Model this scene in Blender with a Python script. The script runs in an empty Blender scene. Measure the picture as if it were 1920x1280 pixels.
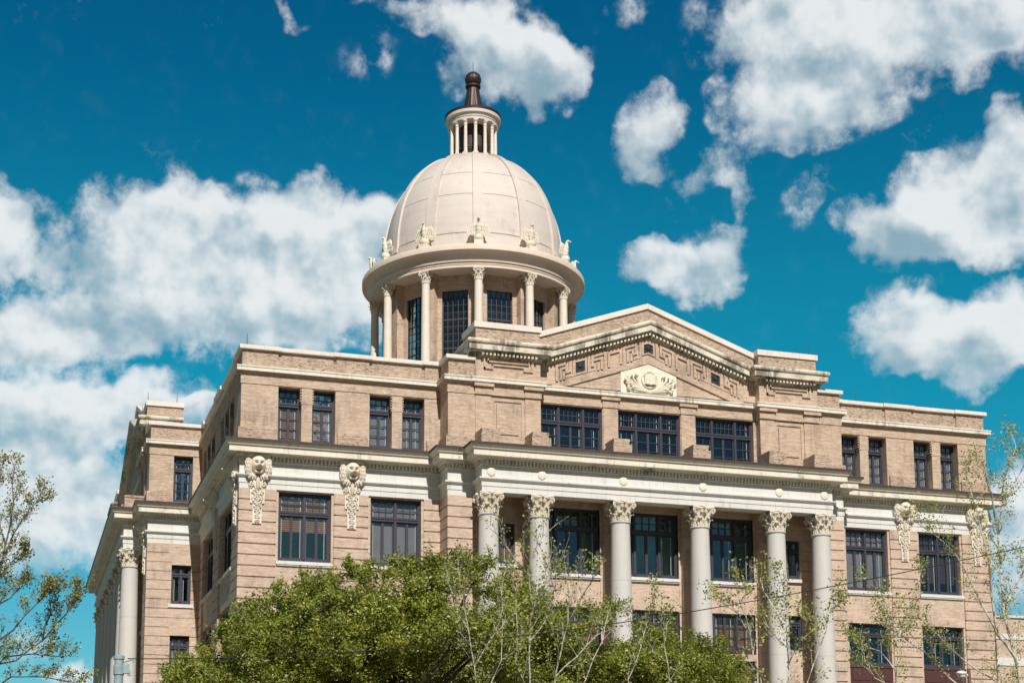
import bpy, math, random
import numpy as np
from mathutils import Matrix, Vector
R = math.radians
PI = math.pi
random.seed(11)
SC = bpy.context.scene
COL = SC.collection

# ---------------------------------------------------------------- camera
cam = bpy.data.cameras.new('camera')
camo = bpy.data.objects.new('camera', cam); COL.objects.link(camo)
camo.location = (-30.973, -70.725, 1.7)
camo.rotation_euler = (R(90 + 8.278), 0, R(-16.739))
cam.sensor_width = 36; cam.lens = 52.876
cam.shift_x = 0.0465; cam.shift_y = 0.2641      # a shift lens: the verticals stay nearly parallel
cam.clip_start = 0.1; cam.clip_end = 6000
SC.camera = camo

# ---------------------------------------------------------------- light
SUN_AZ, SUN_EL = 185.2, 44.0        # clockwise from +Y
sd = Vector((math.sin(R(SUN_AZ)) * math.cos(R(SUN_EL)), math.cos(R(SUN_AZ)) * math.cos(R(SUN_EL)), math.sin(R(SUN_EL))))
sun = bpy.data.lights.new('sun', 'SUN'); sun.energy = 5.0; sun.angle = R(0.5); sun.color = (1.0, 0.94, 0.865)
suno = bpy.data.objects.new('sun', sun); COL.objects.link(suno)
suno.rotation_euler = sd.to_track_quat('Z', 'Y').to_euler(); suno.location = (40, -60, 90)
SC.view_settings.view_transform = 'Standard'; SC.view_settings.look = 'None'
SC.view_settings.exposure = 0.0; SC.view_settings.gamma = 1.0

# ---------------------------------------------------------------- node helper
class N:
    def __init__(s, tree): s.t = tree
    def new(s, kind, **kw):
        n = s.t.nodes.new(kind)
        ins = kw.pop('ins', {})
        for k, v in kw.items(): setattr(n, k, v)
        for k, v in ins.items():
            if isinstance(v, bpy.types.NodeSocket): s.t.links.new(v, n.inputs[k])
            else: n.inputs[k].default_value = v
        return n
    def math(s, op, a, b=None, c=None, clamp=False):
        i = {0: a}
        if b is not None: i[1] = b
        if c is not None: i[2] = c
        n = s.new('ShaderNodeMath', operation=op, ins=i); n.use_clamp = clamp
        return n.outputs[0]
    def vm(s, op, a, b=None, out=0):
        i = {0: a}
        if b is not None: i[1] = b
        return s.new('ShaderNodeVectorMath', operation=op, ins=i).outputs[out]
    def mix(s, f, a, b, blend='MIX'):
        n = s.t.nodes.new('ShaderNodeMix'); n.data_type = 'RGBA'; n.blend_type = blend; n.clamp_factor = True
        for k, v in ((0, f), (6, a), (7, b)):
            if isinstance(v, bpy.types.NodeSocket): s.t.links.new(v, n.inputs[k])
            else: n.inputs[k].default_value = v if k == 0 else ((*v, 1) if len(v) == 3 else v)
        return n.outputs[2]
    def ss(s, v, a, b, lo=0.0, hi=1.0):
        n = s.new('ShaderNodeMapRange', interpolation_type='SMOOTHSTEP', ins={0: v, 1: a, 2: b, 3: lo, 4: hi})
        return n.outputs[0]
    def noise(s, vec, scale, detail=4, rough=0.55, dist=0.0, dim='3D'):
        n = s.new('ShaderNodeTexNoise', noise_dimensions=dim, ins={'Scale': scale, 'Detail': detail, 'Roughness': rough, 'Distortion': dist})
        if vec is not None: s.t.links.new(vec, n.inputs['Vector'])
        return n.outputs[0]

# ---------------------------------------------------------------- sky: Nishita air with fair-weather cumulus (azimuth, elevation, radii in degrees)
CLOUDS = [(4.3,22.1,3.5,1.9,4,1),(7.4,22.1,4.0,2.0,3,1),(11.4,22.3,3.2,2.0,1,1),(13.3,22.9,1.6,1.2,1,0.9),(5.9,19.5,6.7,1.9,2,1.1),(11.0,19.8,3.8,1.9,1,1.1),(2.1,18.3,3.6,1.3,9,1),(-0.1,17.5,2.0,1.0,5,1),(-0.9,22.3,1.5,0.9,6,0.9),(-1.2,21.2,1.4,1.5,6,1),(0.6,20.8,1.0,0.8,5,0.7),(2.2,15.4,4.6,1.5,3,1.1),(0.1,13.7,3.3,2.5,4,1.2),(4.8,15.6,2.4,1.5,3,1),(2.1,12.1,3.6,1.6,3,0.9),(0.4,10.6,3.5,1.4,3,0.8),(6.4,16.1,0.9,0.4,3,0.7),(2.0,5.7,1.4,0.6,1,0.8),(-0.2,6.9,1.7,0.6,2,0.5),(18.7,28.5,3.0,1.7,-10,1.1),(17.4,29.5,3.2,1.1,-13,1),(20.4,28.1,1.6,1.4,-2,1),(13.9,30.3,1.3,0.3,1,0.4),(9.6,29.8,1.2,0.3,-27,0.36),(12.8,28.4,1.3,0.7,1,0.28),(23.2,29.9,1.2,0.6,22,0.45),(30.2,28.7,4.3,1.7,-7,1.1),(34.2,28.4,5.6,1.7,-9,1.2),(37.7,28.2,2.8,1.2,-10,1.2),(29.7,26.2,3.1,1.5,-6,1.1),(31.5,27.1,3.0,1.6,-7,1),(24.1,25.7,1.3,1.5,-3,1),(26.5,24.1,1.9,0.7,9,0.6),(27.9,23.4,1.0,0.5,55,0.42),(27.8,24.8,1.2,0.7,-4,0.3),(30.2,23.2,1.1,0.7,38,0.38),(24.4,21.2,1.2,0.9,-3,0.85),(26.4,20.9,2.0,1.4,30,1.05),(35.7,22.5,3.1,1.8,22,1.15),(37.9,23.5,1.2,2.2,-8,1.1),(33.7,21.7,2.3,1.1,-16,1),(36.8,21.3,3.2,1.3,-8,1.1),(33.5,18.3,2.0,1.6,-5,1),(35.6,17.4,2.8,1.6,-6,1.1),(37.3,18.1,2.0,1.5,-7,1.1),(37.2,11.9,1.3,1.5,-4,1),(37.2,9.4,1.4,2.1,-4,0.8)]
world = bpy.data.worlds.new('World'); SC.world = world; world.use_nodes = True
wt = world.node_tree; wt.nodes.clear(); W_ = N(wt)
sky = W_.new('ShaderNodeTexSky', sky_type='NISHITA', sun_disc=False, sun_elevation=R(SUN_EL), sun_rotation=R(SUN_AZ), altitude=0, air_density=1.0, dust_density=0.6, ozone_density=2.0)
gen = W_.new('ShaderNodeTexCoord').outputs['Generated']
nd = W_.vm('NORMALIZE', gen)
sep = W_.new('ShaderNodeSeparateXYZ', ins={0: nd})
az = W_.math('MULTIPLY', W_.math('ARCTAN2', sep.outputs[0], sep.outputs[1]), 57.2958)
el = W_.math('MULTIPLY', W_.math('ARCSINE', sep.outputs[2]), 57.2958)
P = W_.new('ShaderNodeCombineXYZ', ins={0: az, 1: el}).outputs[0]
def cloud_group():
    g = bpy.data.node_groups.new('cloud_mask', 'ShaderNodeTree')
    g.interface.new_socket('P', in_out='INPUT', socket_type='NodeSocketVector')
    g.interface.new_socket('D', in_out='OUTPUT', socket_type='NodeSocketFloat'); g.interface.new_socket('L', in_out='OUTPUT', socket_type='NodeSocketFloat'); g.interface.new_socket('V', in_out='OUTPUT', socket_type='NodeSocketFloat')
    h = N(g); gi = g.nodes.new('NodeGroupInput'); go = g.nodes.new('NodeGroupOutput')
    w1 = h.new('ShaderNodeTexNoise', noise_dimensions='2D', ins={'Vector': gi.outputs[0], 'Scale': 0.55, 'Detail': 2, 'Roughness': 0.5}).outputs['Color']
    warp = h.vm('MULTIPLY', h.vm('SUBTRACT', w1, (0.5, 0.5, 0.5)), (2.2, 1.7, 0))
    p = h.vm('ADD', gi.outputs[0], warp)
    acc = None; lt = 0.0
    for (a, e, ra, rb, ang, st) in CLOUDS:
        if acc is not None:      # a chain, so that Cycles evaluates one cloud after another (its stack is small)
            p = h.new('ShaderNodeVectorMath', operation='MULTIPLY_ADD', ins={0: acc, 1: (1e-7, 1e-7, 0), 2: p}).outputs[0]
        m = h.new('ShaderNodeMapping', vector_type='TEXTURE', ins={'Vector': p, 'Location': (a, e, 0), 'Rotation': (0, 0, R(ang)), 'Scale': (ra * 1.16, rb * 1.16, 1)}).outputs[0]
        l = h.vm('DOT_PRODUCT', m, m, out=1)
        d = h.math('MULTIPLY', h.math('SUBTRACT', 1.0, l, clamp=True), st * (1.2 if 0.75 < st < 0.86 else 0.85 if st < 0.65 else 1.0))
        k = h.vm('DOT_PRODUCT', m, (0.35 / 1.0, 0.94, 0), out=1)     # upper side of the cloud faces the light
        lt = h.math('MULTIPLY_ADD', k, d, lt)
        acc = d if acc is None else h.math('ADD', acc, d)
    # clouds in the unseen sky, thinned out to lower the fill light
    s2 = h.new('ShaderNodeSeparateXYZ', ins={0: gi.outputs[0]})
    far = h.math('SUBTRACT', 1.0, h.math('MULTIPLY', h.ss(s2.outputs[0], -9, -2), h.math('MULTIPLY', h.ss(s2.outputs[0], 46, 39), h.ss(s2.outputs[1], 36, 30))))
    fn = h.ss(h.noise(gi.outputs[0], 0.06, 3, 0.55, 0, '2D'), 0.64, 0.78, 0, 1.0)
    acc = h.math('ADD', acc, h.math('MULTIPLY', far, fn))
    acc = h.math('MINIMUM', acc, 1.25); near = h.ss(acc, 0.0, 0.25, 0.10, 1.0)
    q0 = gi.outputs[0]
    w2 = h.new('ShaderNodeTexNoise', noise_dimensions='2D', ins={'Vector': q0, 'Scale': 1.5, 'Detail': 4, 'Roughness': 0.6}).outputs['Color']
    q1 = h.vm('ADD', q0, h.vm('MULTIPLY', h.vm('SUBTRACT', w2, (0.5, 0.5, 0.5)), (0.9, 0.9, 0)))
    def puffs(v):       # rounded billows of two sizes
        a_ = h.new('ShaderNodeTexVoronoi', feature='SMOOTH_F1', voronoi_dimensions='2D', ins={'Vector': v, 'Scale': 0.62, 'Smoothness': 0.6}).outputs['Distance']
        b_ = h.new('ShaderNodeTexVoronoi', feature='SMOOTH_F1', voronoi_dimensions='2D', ins={'Vector': v, 'Scale': 1.6, 'Smoothness': 0.5}).outputs['Distance']
        return h.math('SUBTRACT', 1.05, h.math('ADD', h.math('MULTIPLY', a_, 1.15), h.math('MULTIPLY', b_, 0.55)))
    f1 = h.noise(q0, 0.9, 9, 0.60, 0, '2D'); pf = puffs(q1); pf2 = puffs(h.vm('ADD', q1, (0.12, 0.34, 0)))
    wisp = h.math('SUBTRACT', 1.35, h.math('MINIMUM', acc, 1.0))            # torn at the rim, solid inside
    t = h.math('MULTIPLY', h.math('ADD', h.math('MULTIPLY', h.math('SUBTRACT', f1, 0.5), 1.9), h.math('MULTIPLY', h.math('SUBTRACT', pf, 0.35), 0.45)), wisp)
    g.links.new(h.math('ADD', acc, h.math('MULTIPLY', t, near)), go.inputs[0])
    g2 = h.noise(q0, 0.26, 4, 0.5, 0, '2D'); g3 = h.noise(h.vm('ADD', q0, (0.3, 0.9, 0)), 0.26, 4, 0.5, 0, '2D')
    veil = h.math('ADD', acc, h.math('MULTIPLY', h.math('SUBTRACT', h.noise(h.vm('ADD', q0, h.vm('MULTIPLY', h.vm('SUBTRACT', w2, (0.5, 0.5, 0.5)), (2.5, 1.6, 0))), 0.5, 8, 0.68, 0, '2D'), 0.5), 2.0))
    g.links.new(veil, go.inputs[2])
    sh = h.math('ADD', h.math('MULTIPLY', h.math('SUBTRACT', g2, g3), 2.9), h.math('MULTIPLY', h.math('SUBTRACT', pf, pf2), 0.28))
    g.links.new(h.math('ADD', h.math('MULTIPLY', lt, 0.62), sh), go.inputs[1])
    return g
CG = cloud_group()
cgn = wt.nodes.new('ShaderNodeGroup'); cgn.node_tree = CG; wt.links.new(P, cgn.inputs[0]); D0, L0 = cgn.outputs[0], cgn.outputs[1]
alpha = W_.math('MAXIMUM', W_.ss(D0, 0.0, 1.28), W_.ss(cgn.outputs[2], 0.30, 1.4, 0.0, 0.65))
lit = W_.ss(L0, -0.85, 0.42)
core = W_.ss(D0, 0.5, 1.5)
shade = W_.math('ADD', W_.math('MULTIPLY', lit, 0.85), W_.math('MULTIPLY', W_.math('SUBTRACT', 1.0, core), 0.25), clamp=True)
ccol = W_.mix(shade, (3.7, 5.4, 6.3), (10.4, 10.7, 10.8))
t1 = W_.mix(W_.ss(el, 3, 17), (0.38, 0.93, 0.98), (0.045, 1.05, 1.02))
tint = W_.mix(W_.ss(el, 18, 31), t1, (0.010, 0.68, 0.86))
south = W_.ss(sep.outputs[1], 0.45, -0.25)         # unseen sky behind the camera, dimmed and warmed to tame the shadow fill
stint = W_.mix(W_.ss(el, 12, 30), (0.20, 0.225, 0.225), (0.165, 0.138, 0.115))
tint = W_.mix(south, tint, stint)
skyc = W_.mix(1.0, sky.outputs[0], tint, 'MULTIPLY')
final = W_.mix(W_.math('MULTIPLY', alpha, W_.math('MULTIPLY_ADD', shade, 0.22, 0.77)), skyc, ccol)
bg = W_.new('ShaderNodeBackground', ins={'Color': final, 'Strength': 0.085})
wo = W_.new('ShaderNodeOutputWorld'); wt.links.new(bg.outputs[0], wo.inputs[0])
world.cycles.sampling_method = 'MANUAL'; world.cycles.sample_map_resolution = 512

# ---------------------------------------------------------------- materials
def mat(name):
    m = bpy.data.materials.new(name); m.use_nodes = True; t = m.node_tree; t.nodes.clear(); h = N(t)
    out = t.nodes.new('ShaderNodeOutputMaterial'); b = t.nodes.new('ShaderNodeBsdfPrincipled'); t.links.new(b.outputs[0], out.inputs[0])
    return m, h, b, t
def wallcoord(h):
    geo = h.new('ShaderNodeNewGeometry')
    p = h.new('ShaderNodeSeparateXYZ', ins={0: geo.outputs['Position']}); n = h.new('ShaderNodeSeparateXYZ', ins={0: geo.outputs['True Normal']})
    f = h.math('GREATER_THAN', h.math('ABSOLUTE', n.outputs[0]), h.math('ABSOLUTE', n.outputs[1]))
    u = h.math('ADD', h.math('MULTIPLY', p.outputs[1], f), h.math('MULTIPLY', p.outputs[0], h.math('SUBTRACT', 1.0, f)))
    return u, p.outputs[2], geo, n.outputs[2]
def grime(h, geo, nz, amt=0.5, sc=1.0, g0=0.5):
    n1 = h.noise(geo.outputs['Position'], 0.9 * sc, 8, 0.65)
    st = h.noise(h.vm('MULTIPLY', geo.outputs['Position'], (4.5, 4.5, 0.5)), 1.0 * sc, 5, 0.6)
    f = h.math('MULTIPLY', h.ss(n1, g0, g0 + 0.2), h.ss(st, g0 - 0.08, g0 + 0.14))
    return h.math('MULTIPLY', f, amt)
def brick_mat(name, c1, c2, c3, dirt, mortar=(0.50, 0.40, 0.30)):
    m, h, b, t = mat(name)
    u, z, geo, nz = wallcoord(h)
    v = h.new('ShaderNodeCombineXYZ', ins={0: u, 1: z}).outputs[0]
    br = h.new('ShaderNodeTexBrick', offset=0.5, ins={'Vector': v, 'Color1': (*c1, 1), 'Color2': (*c2, 1), 'Mortar': (*mortar, 1), 'Scale': 1.0, 'Mortar Size': 0.006, 'Mortar Smooth': 0.3, 'Bias': 0.0, 'Brick Width': 0.30, 'Row Height': 0.067})
    streak = h.noise(h.vm('MULTIPLY', v, (1.0, 7.0, 1.0)), 1.4, 3, 0.6)
    col = h.mix(h.ss(streak, 0.42, 0.68, 0, 0.8), br.outputs[0], c3)
    big = h.noise(geo.outputs['Position'], 0.35, 4)
    col = h.mix(h.ss(big, 0.35, 0.7, 0, 0.35), col, tuple(x * 0.84 for x in c1))
    spk = h.noise(h.vm('MULTIPLY', v, (1.0, 4.0, 1.0)), 4.5, 4, 0.7)
    col = h.mix(h.math('MULTIPLY', h.ss(spk, 0.48, 0.66), dirt), col, (0.07, 0.05, 0.04))
    col = h.mix(h.ss(h.noise(geo.outputs['Position'], 1.1, 3), 0.38, 0.66, 0, 0.22), col, c3)
    col = h.mix(grime(h, geo, nz, 0.45, 0.8, 0.46), col, (0.12, 0.09, 0.07))
    t.links.new(col, b.inputs['Base Color']); b.inputs['Roughness'].default_value = 0.85
    bump = h.new('ShaderNodeBump', ins={'Height': br.outputs['Fac'], 'Strength': 0.35, 'Distance': 0.01}); bump.invert = True
    t.links.new(bump.outputs[0], b.inputs['Normal'])
    return m
def stone_mat(name, c, joint=0.75, dirt=0.35, var=0.5, warm=(0.93, 0.84, 0.70), g0=0.5):
    m, h, b, t = mat(name)
    u, z, geo, nz = wallcoord(h)
    col = h.mix(h.ss(h.noise(geo.outputs['Position'], 1.3, 5), 0.35, 0.7, 0, var), c, tuple(a * w for a, w in zip(c, warm)))
    if joint:
        fr = h.math('FRACT', h.math('DIVIDE', u, joint))
        cell = h.math('FLOOR', h.math('DIVIDE', u, joint))
        wn = h.new('ShaderNodeTexWhiteNoise', noise_dimensions='1D', ins={1: cell}).outputs[0]
        col = h.mix(h.math('MULTIPLY', wn, 0.16), col, tuple(a * 0.72 for a in c))
        ln = h.math('LESS_THAN', fr, 0.022 / joint)
        col = h.mix(h.math('MULTIPLY', ln, 0.28), col, (0.16, 0.13, 0.09))
    if var < 0.3:      # faint weathered courses
        col = h.mix(h.ss(h.noise(h.vm('MULTIPLY', geo.outputs['Position'], (0.35, 0.35, 9.0)), 1.0, 4, 0.6), 0.50, 0.68, 0, 0.20), col, tuple(a * 0.62 for a in c))
    g = grime(h, geo, nz, dirt, 1.0, g0)
    col = h.mix(g, col, (0.10, 0.085, 0.06))
    col = h.mix(h.ss(nz, 0.4, 0.9, 0, 0.35 if dirt > 0.2 else 0.05), col, (0.30, 0.27, 0.22))
    fine = h.noise(geo.outputs['Position'], 14, 5, 0.7)
    col = h.mix(h.ss(fine, 0.4, 0.7, 0, 0.12), col, tuple(a * 0.6 for a in c))
    t.links.new(col, b.inputs['Base Color']); b.inputs['Roughness'].default_value = 0.7
    bump = h.new('ShaderNodeBump', ins={'Height': fine, 'Strength': 0.25, 'Distance': 0.01}); t.links.new(bump.outputs[0], b.inputs['Normal'])
    return m
def plain(name, c, rough=0.6, var=0.15, metal=0.0, scale=6.0):
    m, h, b, t = mat(name)
    geo = h.new('ShaderNodeNewGeometry')
    n = h.noise(geo.outputs['Position'], scale, 5)
    t.links.new(h.mix(h.ss(n, 0.35, 0.7, 0, var * 2), c, tuple(x * 0.55 for x in c)), b.inputs['Base Color'])
    b.inputs['Roughness'].default_value = rough; b.inputs['Metallic'].default_value = metal
    return m
MT = {}
MT['brick'] = brick_mat('tan_brick', (0.62, 0.475, 0.375), (0.50, 0.37, 0.28), (0.72, 0.585, 0.48), 0.26)
MT['brick_up'] = brick_mat('attic_brick', (0.58, 0.44, 0.33), (0.44, 0.325, 0.235), (0.70, 0.56, 0.44), 0.38)
MT['brick_old'] = brick_mat('sooty_brick', (0.52, 0.40, 0.30), (0.36, 0.265, 0.19), (0.64, 0.51, 0.40), 1.0)
MT['cream'] = stone_mat('cream_terracotta', (0.78, 0.755, 0.67), 0.78, 0.75)
MT['cream_sooty'] = stone_mat('sooty_cream_terracotta', (0.74, 0.70, 0.60), 0.78, 0.85, g0=0.41)
MT['white'] = stone_mat('pale_terracotta', (0.72, 0.72, 0.695), 0.78, 0.30, warm=(0.93, 0.92, 0.88))
MT['coping'] = stone_mat('coping_stone', (0.78, 0.735, 0.68), 0.95, 0.14)
MT['column'] = stone_mat('column_limestone', (0.60, 0.59, 0.57), 0, 0.10, warm=(0.95, 0.94, 0.92))
MT['carve'] = stone_mat('carved_terracotta', (0.76, 0.715, 0.62), 0, 0.30, warm=(0.90, 0.82, 0.68))
MT['panelstone'] = stone_mat('relief_terracotta', (0.80, 0.76, 0.66), 0, 0.10)
MT['dome'] = stone_mat('dome_terracotta', (0.655, 0.60, 0.56), 0, 0.24, 0.22)
MT['domecol'] = stone_mat('drum_column_stone', (0.78, 0.72, 0.645), 0, 0.06)
MT['domecor'] = stone_mat('drum_cornice_stone', (0.73, 0.64, 0.555), 0, 0.10)
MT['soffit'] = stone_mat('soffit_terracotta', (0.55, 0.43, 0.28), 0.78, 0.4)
MT['frame'] = plain('plum_painted_frame', (0.055, 0.055, 0.078), 0.38, 0.10)
MT['panel'] = plain('maroon_metal_panel', (0.085, 0.035, 0.035), 0.5, 0.15)
MT['gutter'] = plain('dark_gutter_metal', (0.085, 0.065, 0.06), 0.55, 0.3)
MT['roof'] = plain('roof_gravel', (0.20, 0.18, 0.16), 0.95, 0.2)
MT['copper'] = plain('brown_copper', (0.06, 0.04, 0.035), 0.45, 0.35, 0.3, 3)
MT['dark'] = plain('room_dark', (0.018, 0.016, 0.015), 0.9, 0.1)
MT['grille'] = plain('blue_black_iron', (0.02, 0.03, 0.045), 0.6, 0.1)
MT['louver'] = plain('plum_louver', (0.06, 0.045, 0.055), 0.6, 0.1)
MT['curtain'] = plain('white_blind_edge', (0.75, 0.80, 0.76), 0.8, 0.05)
MT['rod'] = plain('lightning_rod_steel', (0.10, 0.10, 0.11), 0.5, 0.1, 0.5)
def blind_mat(name, c, c2):
    m, h, b, t = mat(name)
    geo = h.new('ShaderNodeNewGeometry'); p = h.new('ShaderNodeSeparateXYZ', ins={0: geo.outputs['Position']})
    s = h.math('GREATER_THAN', h.math('FRACT', h.math('DIVIDE', p.outputs[2], 0.105)), 0.6)
    t.links.new(h.mix(s, c, c2), b.inputs['Base Color']); b.inputs['Roughness'].default_value = 0.6
    return m
MT['blind'] = blind_mat('brown_wood_blind', (0.42, 0.17, 0.055), (0.10, 0.035, 0.015))
MT['blind_dark'] = blind_mat('dark_wood_blind', (0.09, 0.05, 0.035), (0.02, 0.012, 0.01))
MT['shade'] = plain('pale_roller_shade', (0.34, 0.30, 0.30), 0.8, 0.2, 0, 1.0)
def glass_mat():
    m = bpy.data.materials.new('window_glass'); m.use_nodes = True; t = m.node_tree; t.nodes.clear(); h = N(t)
    out = t.nodes.new('ShaderNodeOutputMaterial')
    geo = h.new('ShaderNodeNewGeometry')
    bmp = h.new('ShaderNodeBump', ins={'Height': h.noise(geo.outputs['Position'], 1.1, 2), 'Strength': 0.10, 'Distance': 0.25})
    oi = h.new('ShaderNodeObjectInfo'); rv = h.new('ShaderNodeTexWhiteNoise', noise_dimensions='1D', ins={1: oi.outputs['Random']}).outputs['Color']
    tiltn = h.vm('NORMALIZE', h.vm('ADD', bmp.outputs[0], h.vm('MULTIPLY', h.vm('SUBTRACT', rv, (0.5, 0.5, 0.5)), (0.14, 0.0, 0.12))))     # no two sashes hang quite alike
    gl = h.new('ShaderNodeBsdfGlossy', ins={'Color': (0.50, 0.90, 1.0, 1), 'Roughness': 0.02, 'Normal': tiltn})
    tr = h.new('ShaderNodeBsdfTransparent', ins={'Color': (0.93, 0.95, 0.95, 1)})
    fr = h.new('ShaderNodeLayerWeight', ins={'Blend': 0.5})
    f = h.math('MULTIPLY_ADD', h.math('POWER', fr.outputs['Facing'], 4.0), 0.8, 0.33, clamp=True)
    mx = h.new('ShaderNodeMixShader', ins={0: f, 1: tr.outputs[0], 2: gl.outputs[0]}); t.links.new(mx.outputs[0], out.inputs[0])
    return m
MT['glass'] = glass_mat()

# ---------------------------------------------------------------- mesh builder
class M:
    def __init__(s): s.v = []; s.f = []; s.sm = []; s.mk = []
    def mark(s): s.mk.append((len(s.v), len(s.f))); return s
    def add(s, vs, fs, smooth=False, T=None):
        o = len(s.v)
        if T is not None: vs = [T @ Vector(v) for v in vs]
        s.v += [tuple(v) for v in vs]
        s.f += [tuple(i + o for i in f) for f in fs]; s.sm += [smooth] * len(fs)
        return s
    def merge(s, m, T=None): 
        o = len(s.v); s.v += [tuple(T @ Vector(v)) if T is not None else v for v in m.v]; s.f += [tuple(i + o for i in f) for f in m.f]; s.sm += m.sm; return s
    def box(s, x0, x1, y0, y1, z0, z1, T=None):
        if x0 > x1: x0, x1 = x1, x0
        if y0 > y1: y0, y1 = y1, y0
        if z0 > z1: z0, z1 = z1, z0
        vs = [(x0, y0, z0), (x1, y0, z0), (x1, y1, z0), (x0, y1, z0), (x0, y0, z1), (x1, y0, z1), (x1, y1, z1), (x0, y1, z1)]
        return s.add(vs, [(0, 3, 2, 1), (4, 5, 6, 7), (0, 1, 5, 4), (1, 2, 6, 5), (2, 3, 7, 6), (3, 0, 4, 7)], False, T)
    def quad(s, x0, x1, y, z0, z1, T=None): return s.add([(x0, y, z0), (x1, y, z0), (x1, y, z1), (x0, y, z1)], [(0, 1, 2, 3)], False, T)
    def prism(s, poly, y0, y1, T=None):        # poly in (x,z), extruded along y
        n = len(poly); vs = [(x, y0, z) for x, z in poly] + [(x, y1, z) for x, z in poly]
        return s.add(vs, [tuple(range(n)), tuple(range(2 * n - 1, n - 1, -1))] + [((i + 1) % n, i, i + n, (i + 1) % n + n) for i in range(n)], False, T)
    def lathe(s, prof, n=32, T=None, smooth=True, ph=0.0, rad=None):
        vs = []; k = len(prof)
        for j, (r, z) in enumerate(prof):
            for i in range(n):
                a = ph + 2 * PI * i / n; rr = r * (rad(a, z) if rad else 1)
                vs.append((rr * math.cos(a), rr * math.sin(a), z))
        fs = [(j * n + i, j * n + (i + 1) % n, (j + 1) * n + (i + 1) % n, (j + 1) * n + i) for j in range(k - 1) for i in range(n)]
        return s.add(vs, fs, smooth, T)
    def ball(s, c, r, n=12, T=None):
        rx, ry, rz = (r, r, r) if not hasattr(r, '__len__') else r
        k = max(5, n // 2); vs = []; fs = []
        for j in range(k + 1):
            th = PI * j / k
            for i in range(n):
                a = 2 * PI * i / n; vs.append((c[0] + rx * math.sin(th) * math.cos(a), c[1] + ry * math.sin(th) * math.sin(a), c[2] - rz * math.cos(th)))
        for j in range(k):
            for i in range(n): fs.append((j * n + i, j * n + (i + 1) % n, (j + 1) * n + (i + 1) % n, (j + 1) * n + i))
        return s.add(vs, fs, True, T)
    def tube(s, pts, rs, n=6, T=None):
        pts = [Vector(p) for p in pts]
        if not hasattr(rs, '__len__'): rs = [rs] * len(pts)
        vs = []; fs = []; up = Vector((0.3, 0.2, 1)).normalized()
        for i, p in enumerate(pts):
            d = (pts[min(i + 1, len(pts) - 1)] - pts[max(i - 1, 0)]).normalized()
            a = d.cross(up); a = a.normalized() if a.length > 1e-4 else d.orthogonal().normalized(); b = a.cross(d)
            for k in range(n):
                t = 2 * PI * k / n; vs.append(p + (a * math.cos(t) + b * math.sin(t)) * rs[i])
        for i in range(len(pts) - 1):
            for k in range(n): fs.append((i * n + k, i * n + (k + 1) % n, (i + 1) * n + (k + 1) % n, (i + 1) * n + k))
        fs.append(tuple(range(n - 1, -1, -1))); fs.append(tuple((len(pts) - 1) * n + k for k in range(n)))
        return s.add(vs, fs, True, T)
    def sweep(s, path, prof, closed=False, caps=True, T=None):
        n = len(path); P2 = [Vector(p) for p in path]; nr = []
        for i in range(n if closed else n - 1):
            d = (P2[(i + 1) % n] - P2[i]).normalized(); nr.append(Vector((d.y, -d.x)))
        off = []
        for i in range(n):
            if closed: a, b = nr[i - 1], nr[i]
            else: a, b = nr[max(i - 1, 0)], nr[min(i, n - 2)]
            off.append((a + b) / max(0.2, 1 + a.dot(b)))
        k = len(prof); vs = []
        for i in range(n):
            for o, z in prof: q = P2[i] + off[i] * o; vs.append((q.x, q.y, z))
        fs = []
        for i in range(n if closed else n - 1):
            j = (i + 1) % n
            for q in range(k - 1): fs.append((i * k + q, j * k + q, j * k + q + 1, i * k + q + 1))
        if caps and not closed and k > 2: fs.append(tuple(range(k))[::1]); fs.append(tuple((n - 1) * k + q for q in range(k))[::-1])
        return s.add(vs, fs, False, T)
    def chevron(s, xe, prof, apex, m, y0, T=None):   # raking moulding: prof = (outward, dz)
        k = len(prof); vs = []
        for x in (-xe, 0, xe):
            for o, dz in prof: vs.append((x, y0 - o, apex + dz - m * abs(x)))
        fs = []
        for i in range(2):
            for q in range(k): fs.append((i * k + q, (i + 1) * k + q, (i + 1) * k + (q + 1) % k, i * k + (q + 1) % k))
        fs.append(tuple(range(k))); fs.append(tuple(2 * k + q for q in range(k))[::-1])
        return s.add(vs, fs, False, T)
    def panel(s, x0, x1, z0, z1, ops, y, depth, T=None):   # wall face with openings and their reveals
        xs = sorted({x0, x1, *[a for o in ops for a in o[:2]]}); zs = sorted({z0, z1, *[a for o in ops for a in o[2:]]})
        for i in range(len(xs) - 1):
            for j in range(len(zs) - 1):
                cx, cz = (xs[i] + xs[i + 1]) / 2, (zs[j] + zs[j + 1]) / 2
                if any(o[0] < cx < o[1] and o[2] < cz < o[3] for o in ops): continue
                s.add([(xs[i], y, zs[j]), (xs[i + 1], y, zs[j]), (xs[i + 1], y, zs[j + 1]), (xs[i], y, zs[j + 1])], [(0, 1, 2, 3)], False, T)
        for a, b, c, d in ops:
            e = y + depth
            vs = [(a, y, c), (b, y, c), (b, y, d), (a, y, d), (a, e, c), (b, e, c), (b, e, d), (a, e, d)]
            s.add(vs, [(0, 4, 5, 1), (1, 5, 6, 2), (2, 6, 7, 3), (3, 7, 4, 0)], False, T)
        return s
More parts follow.
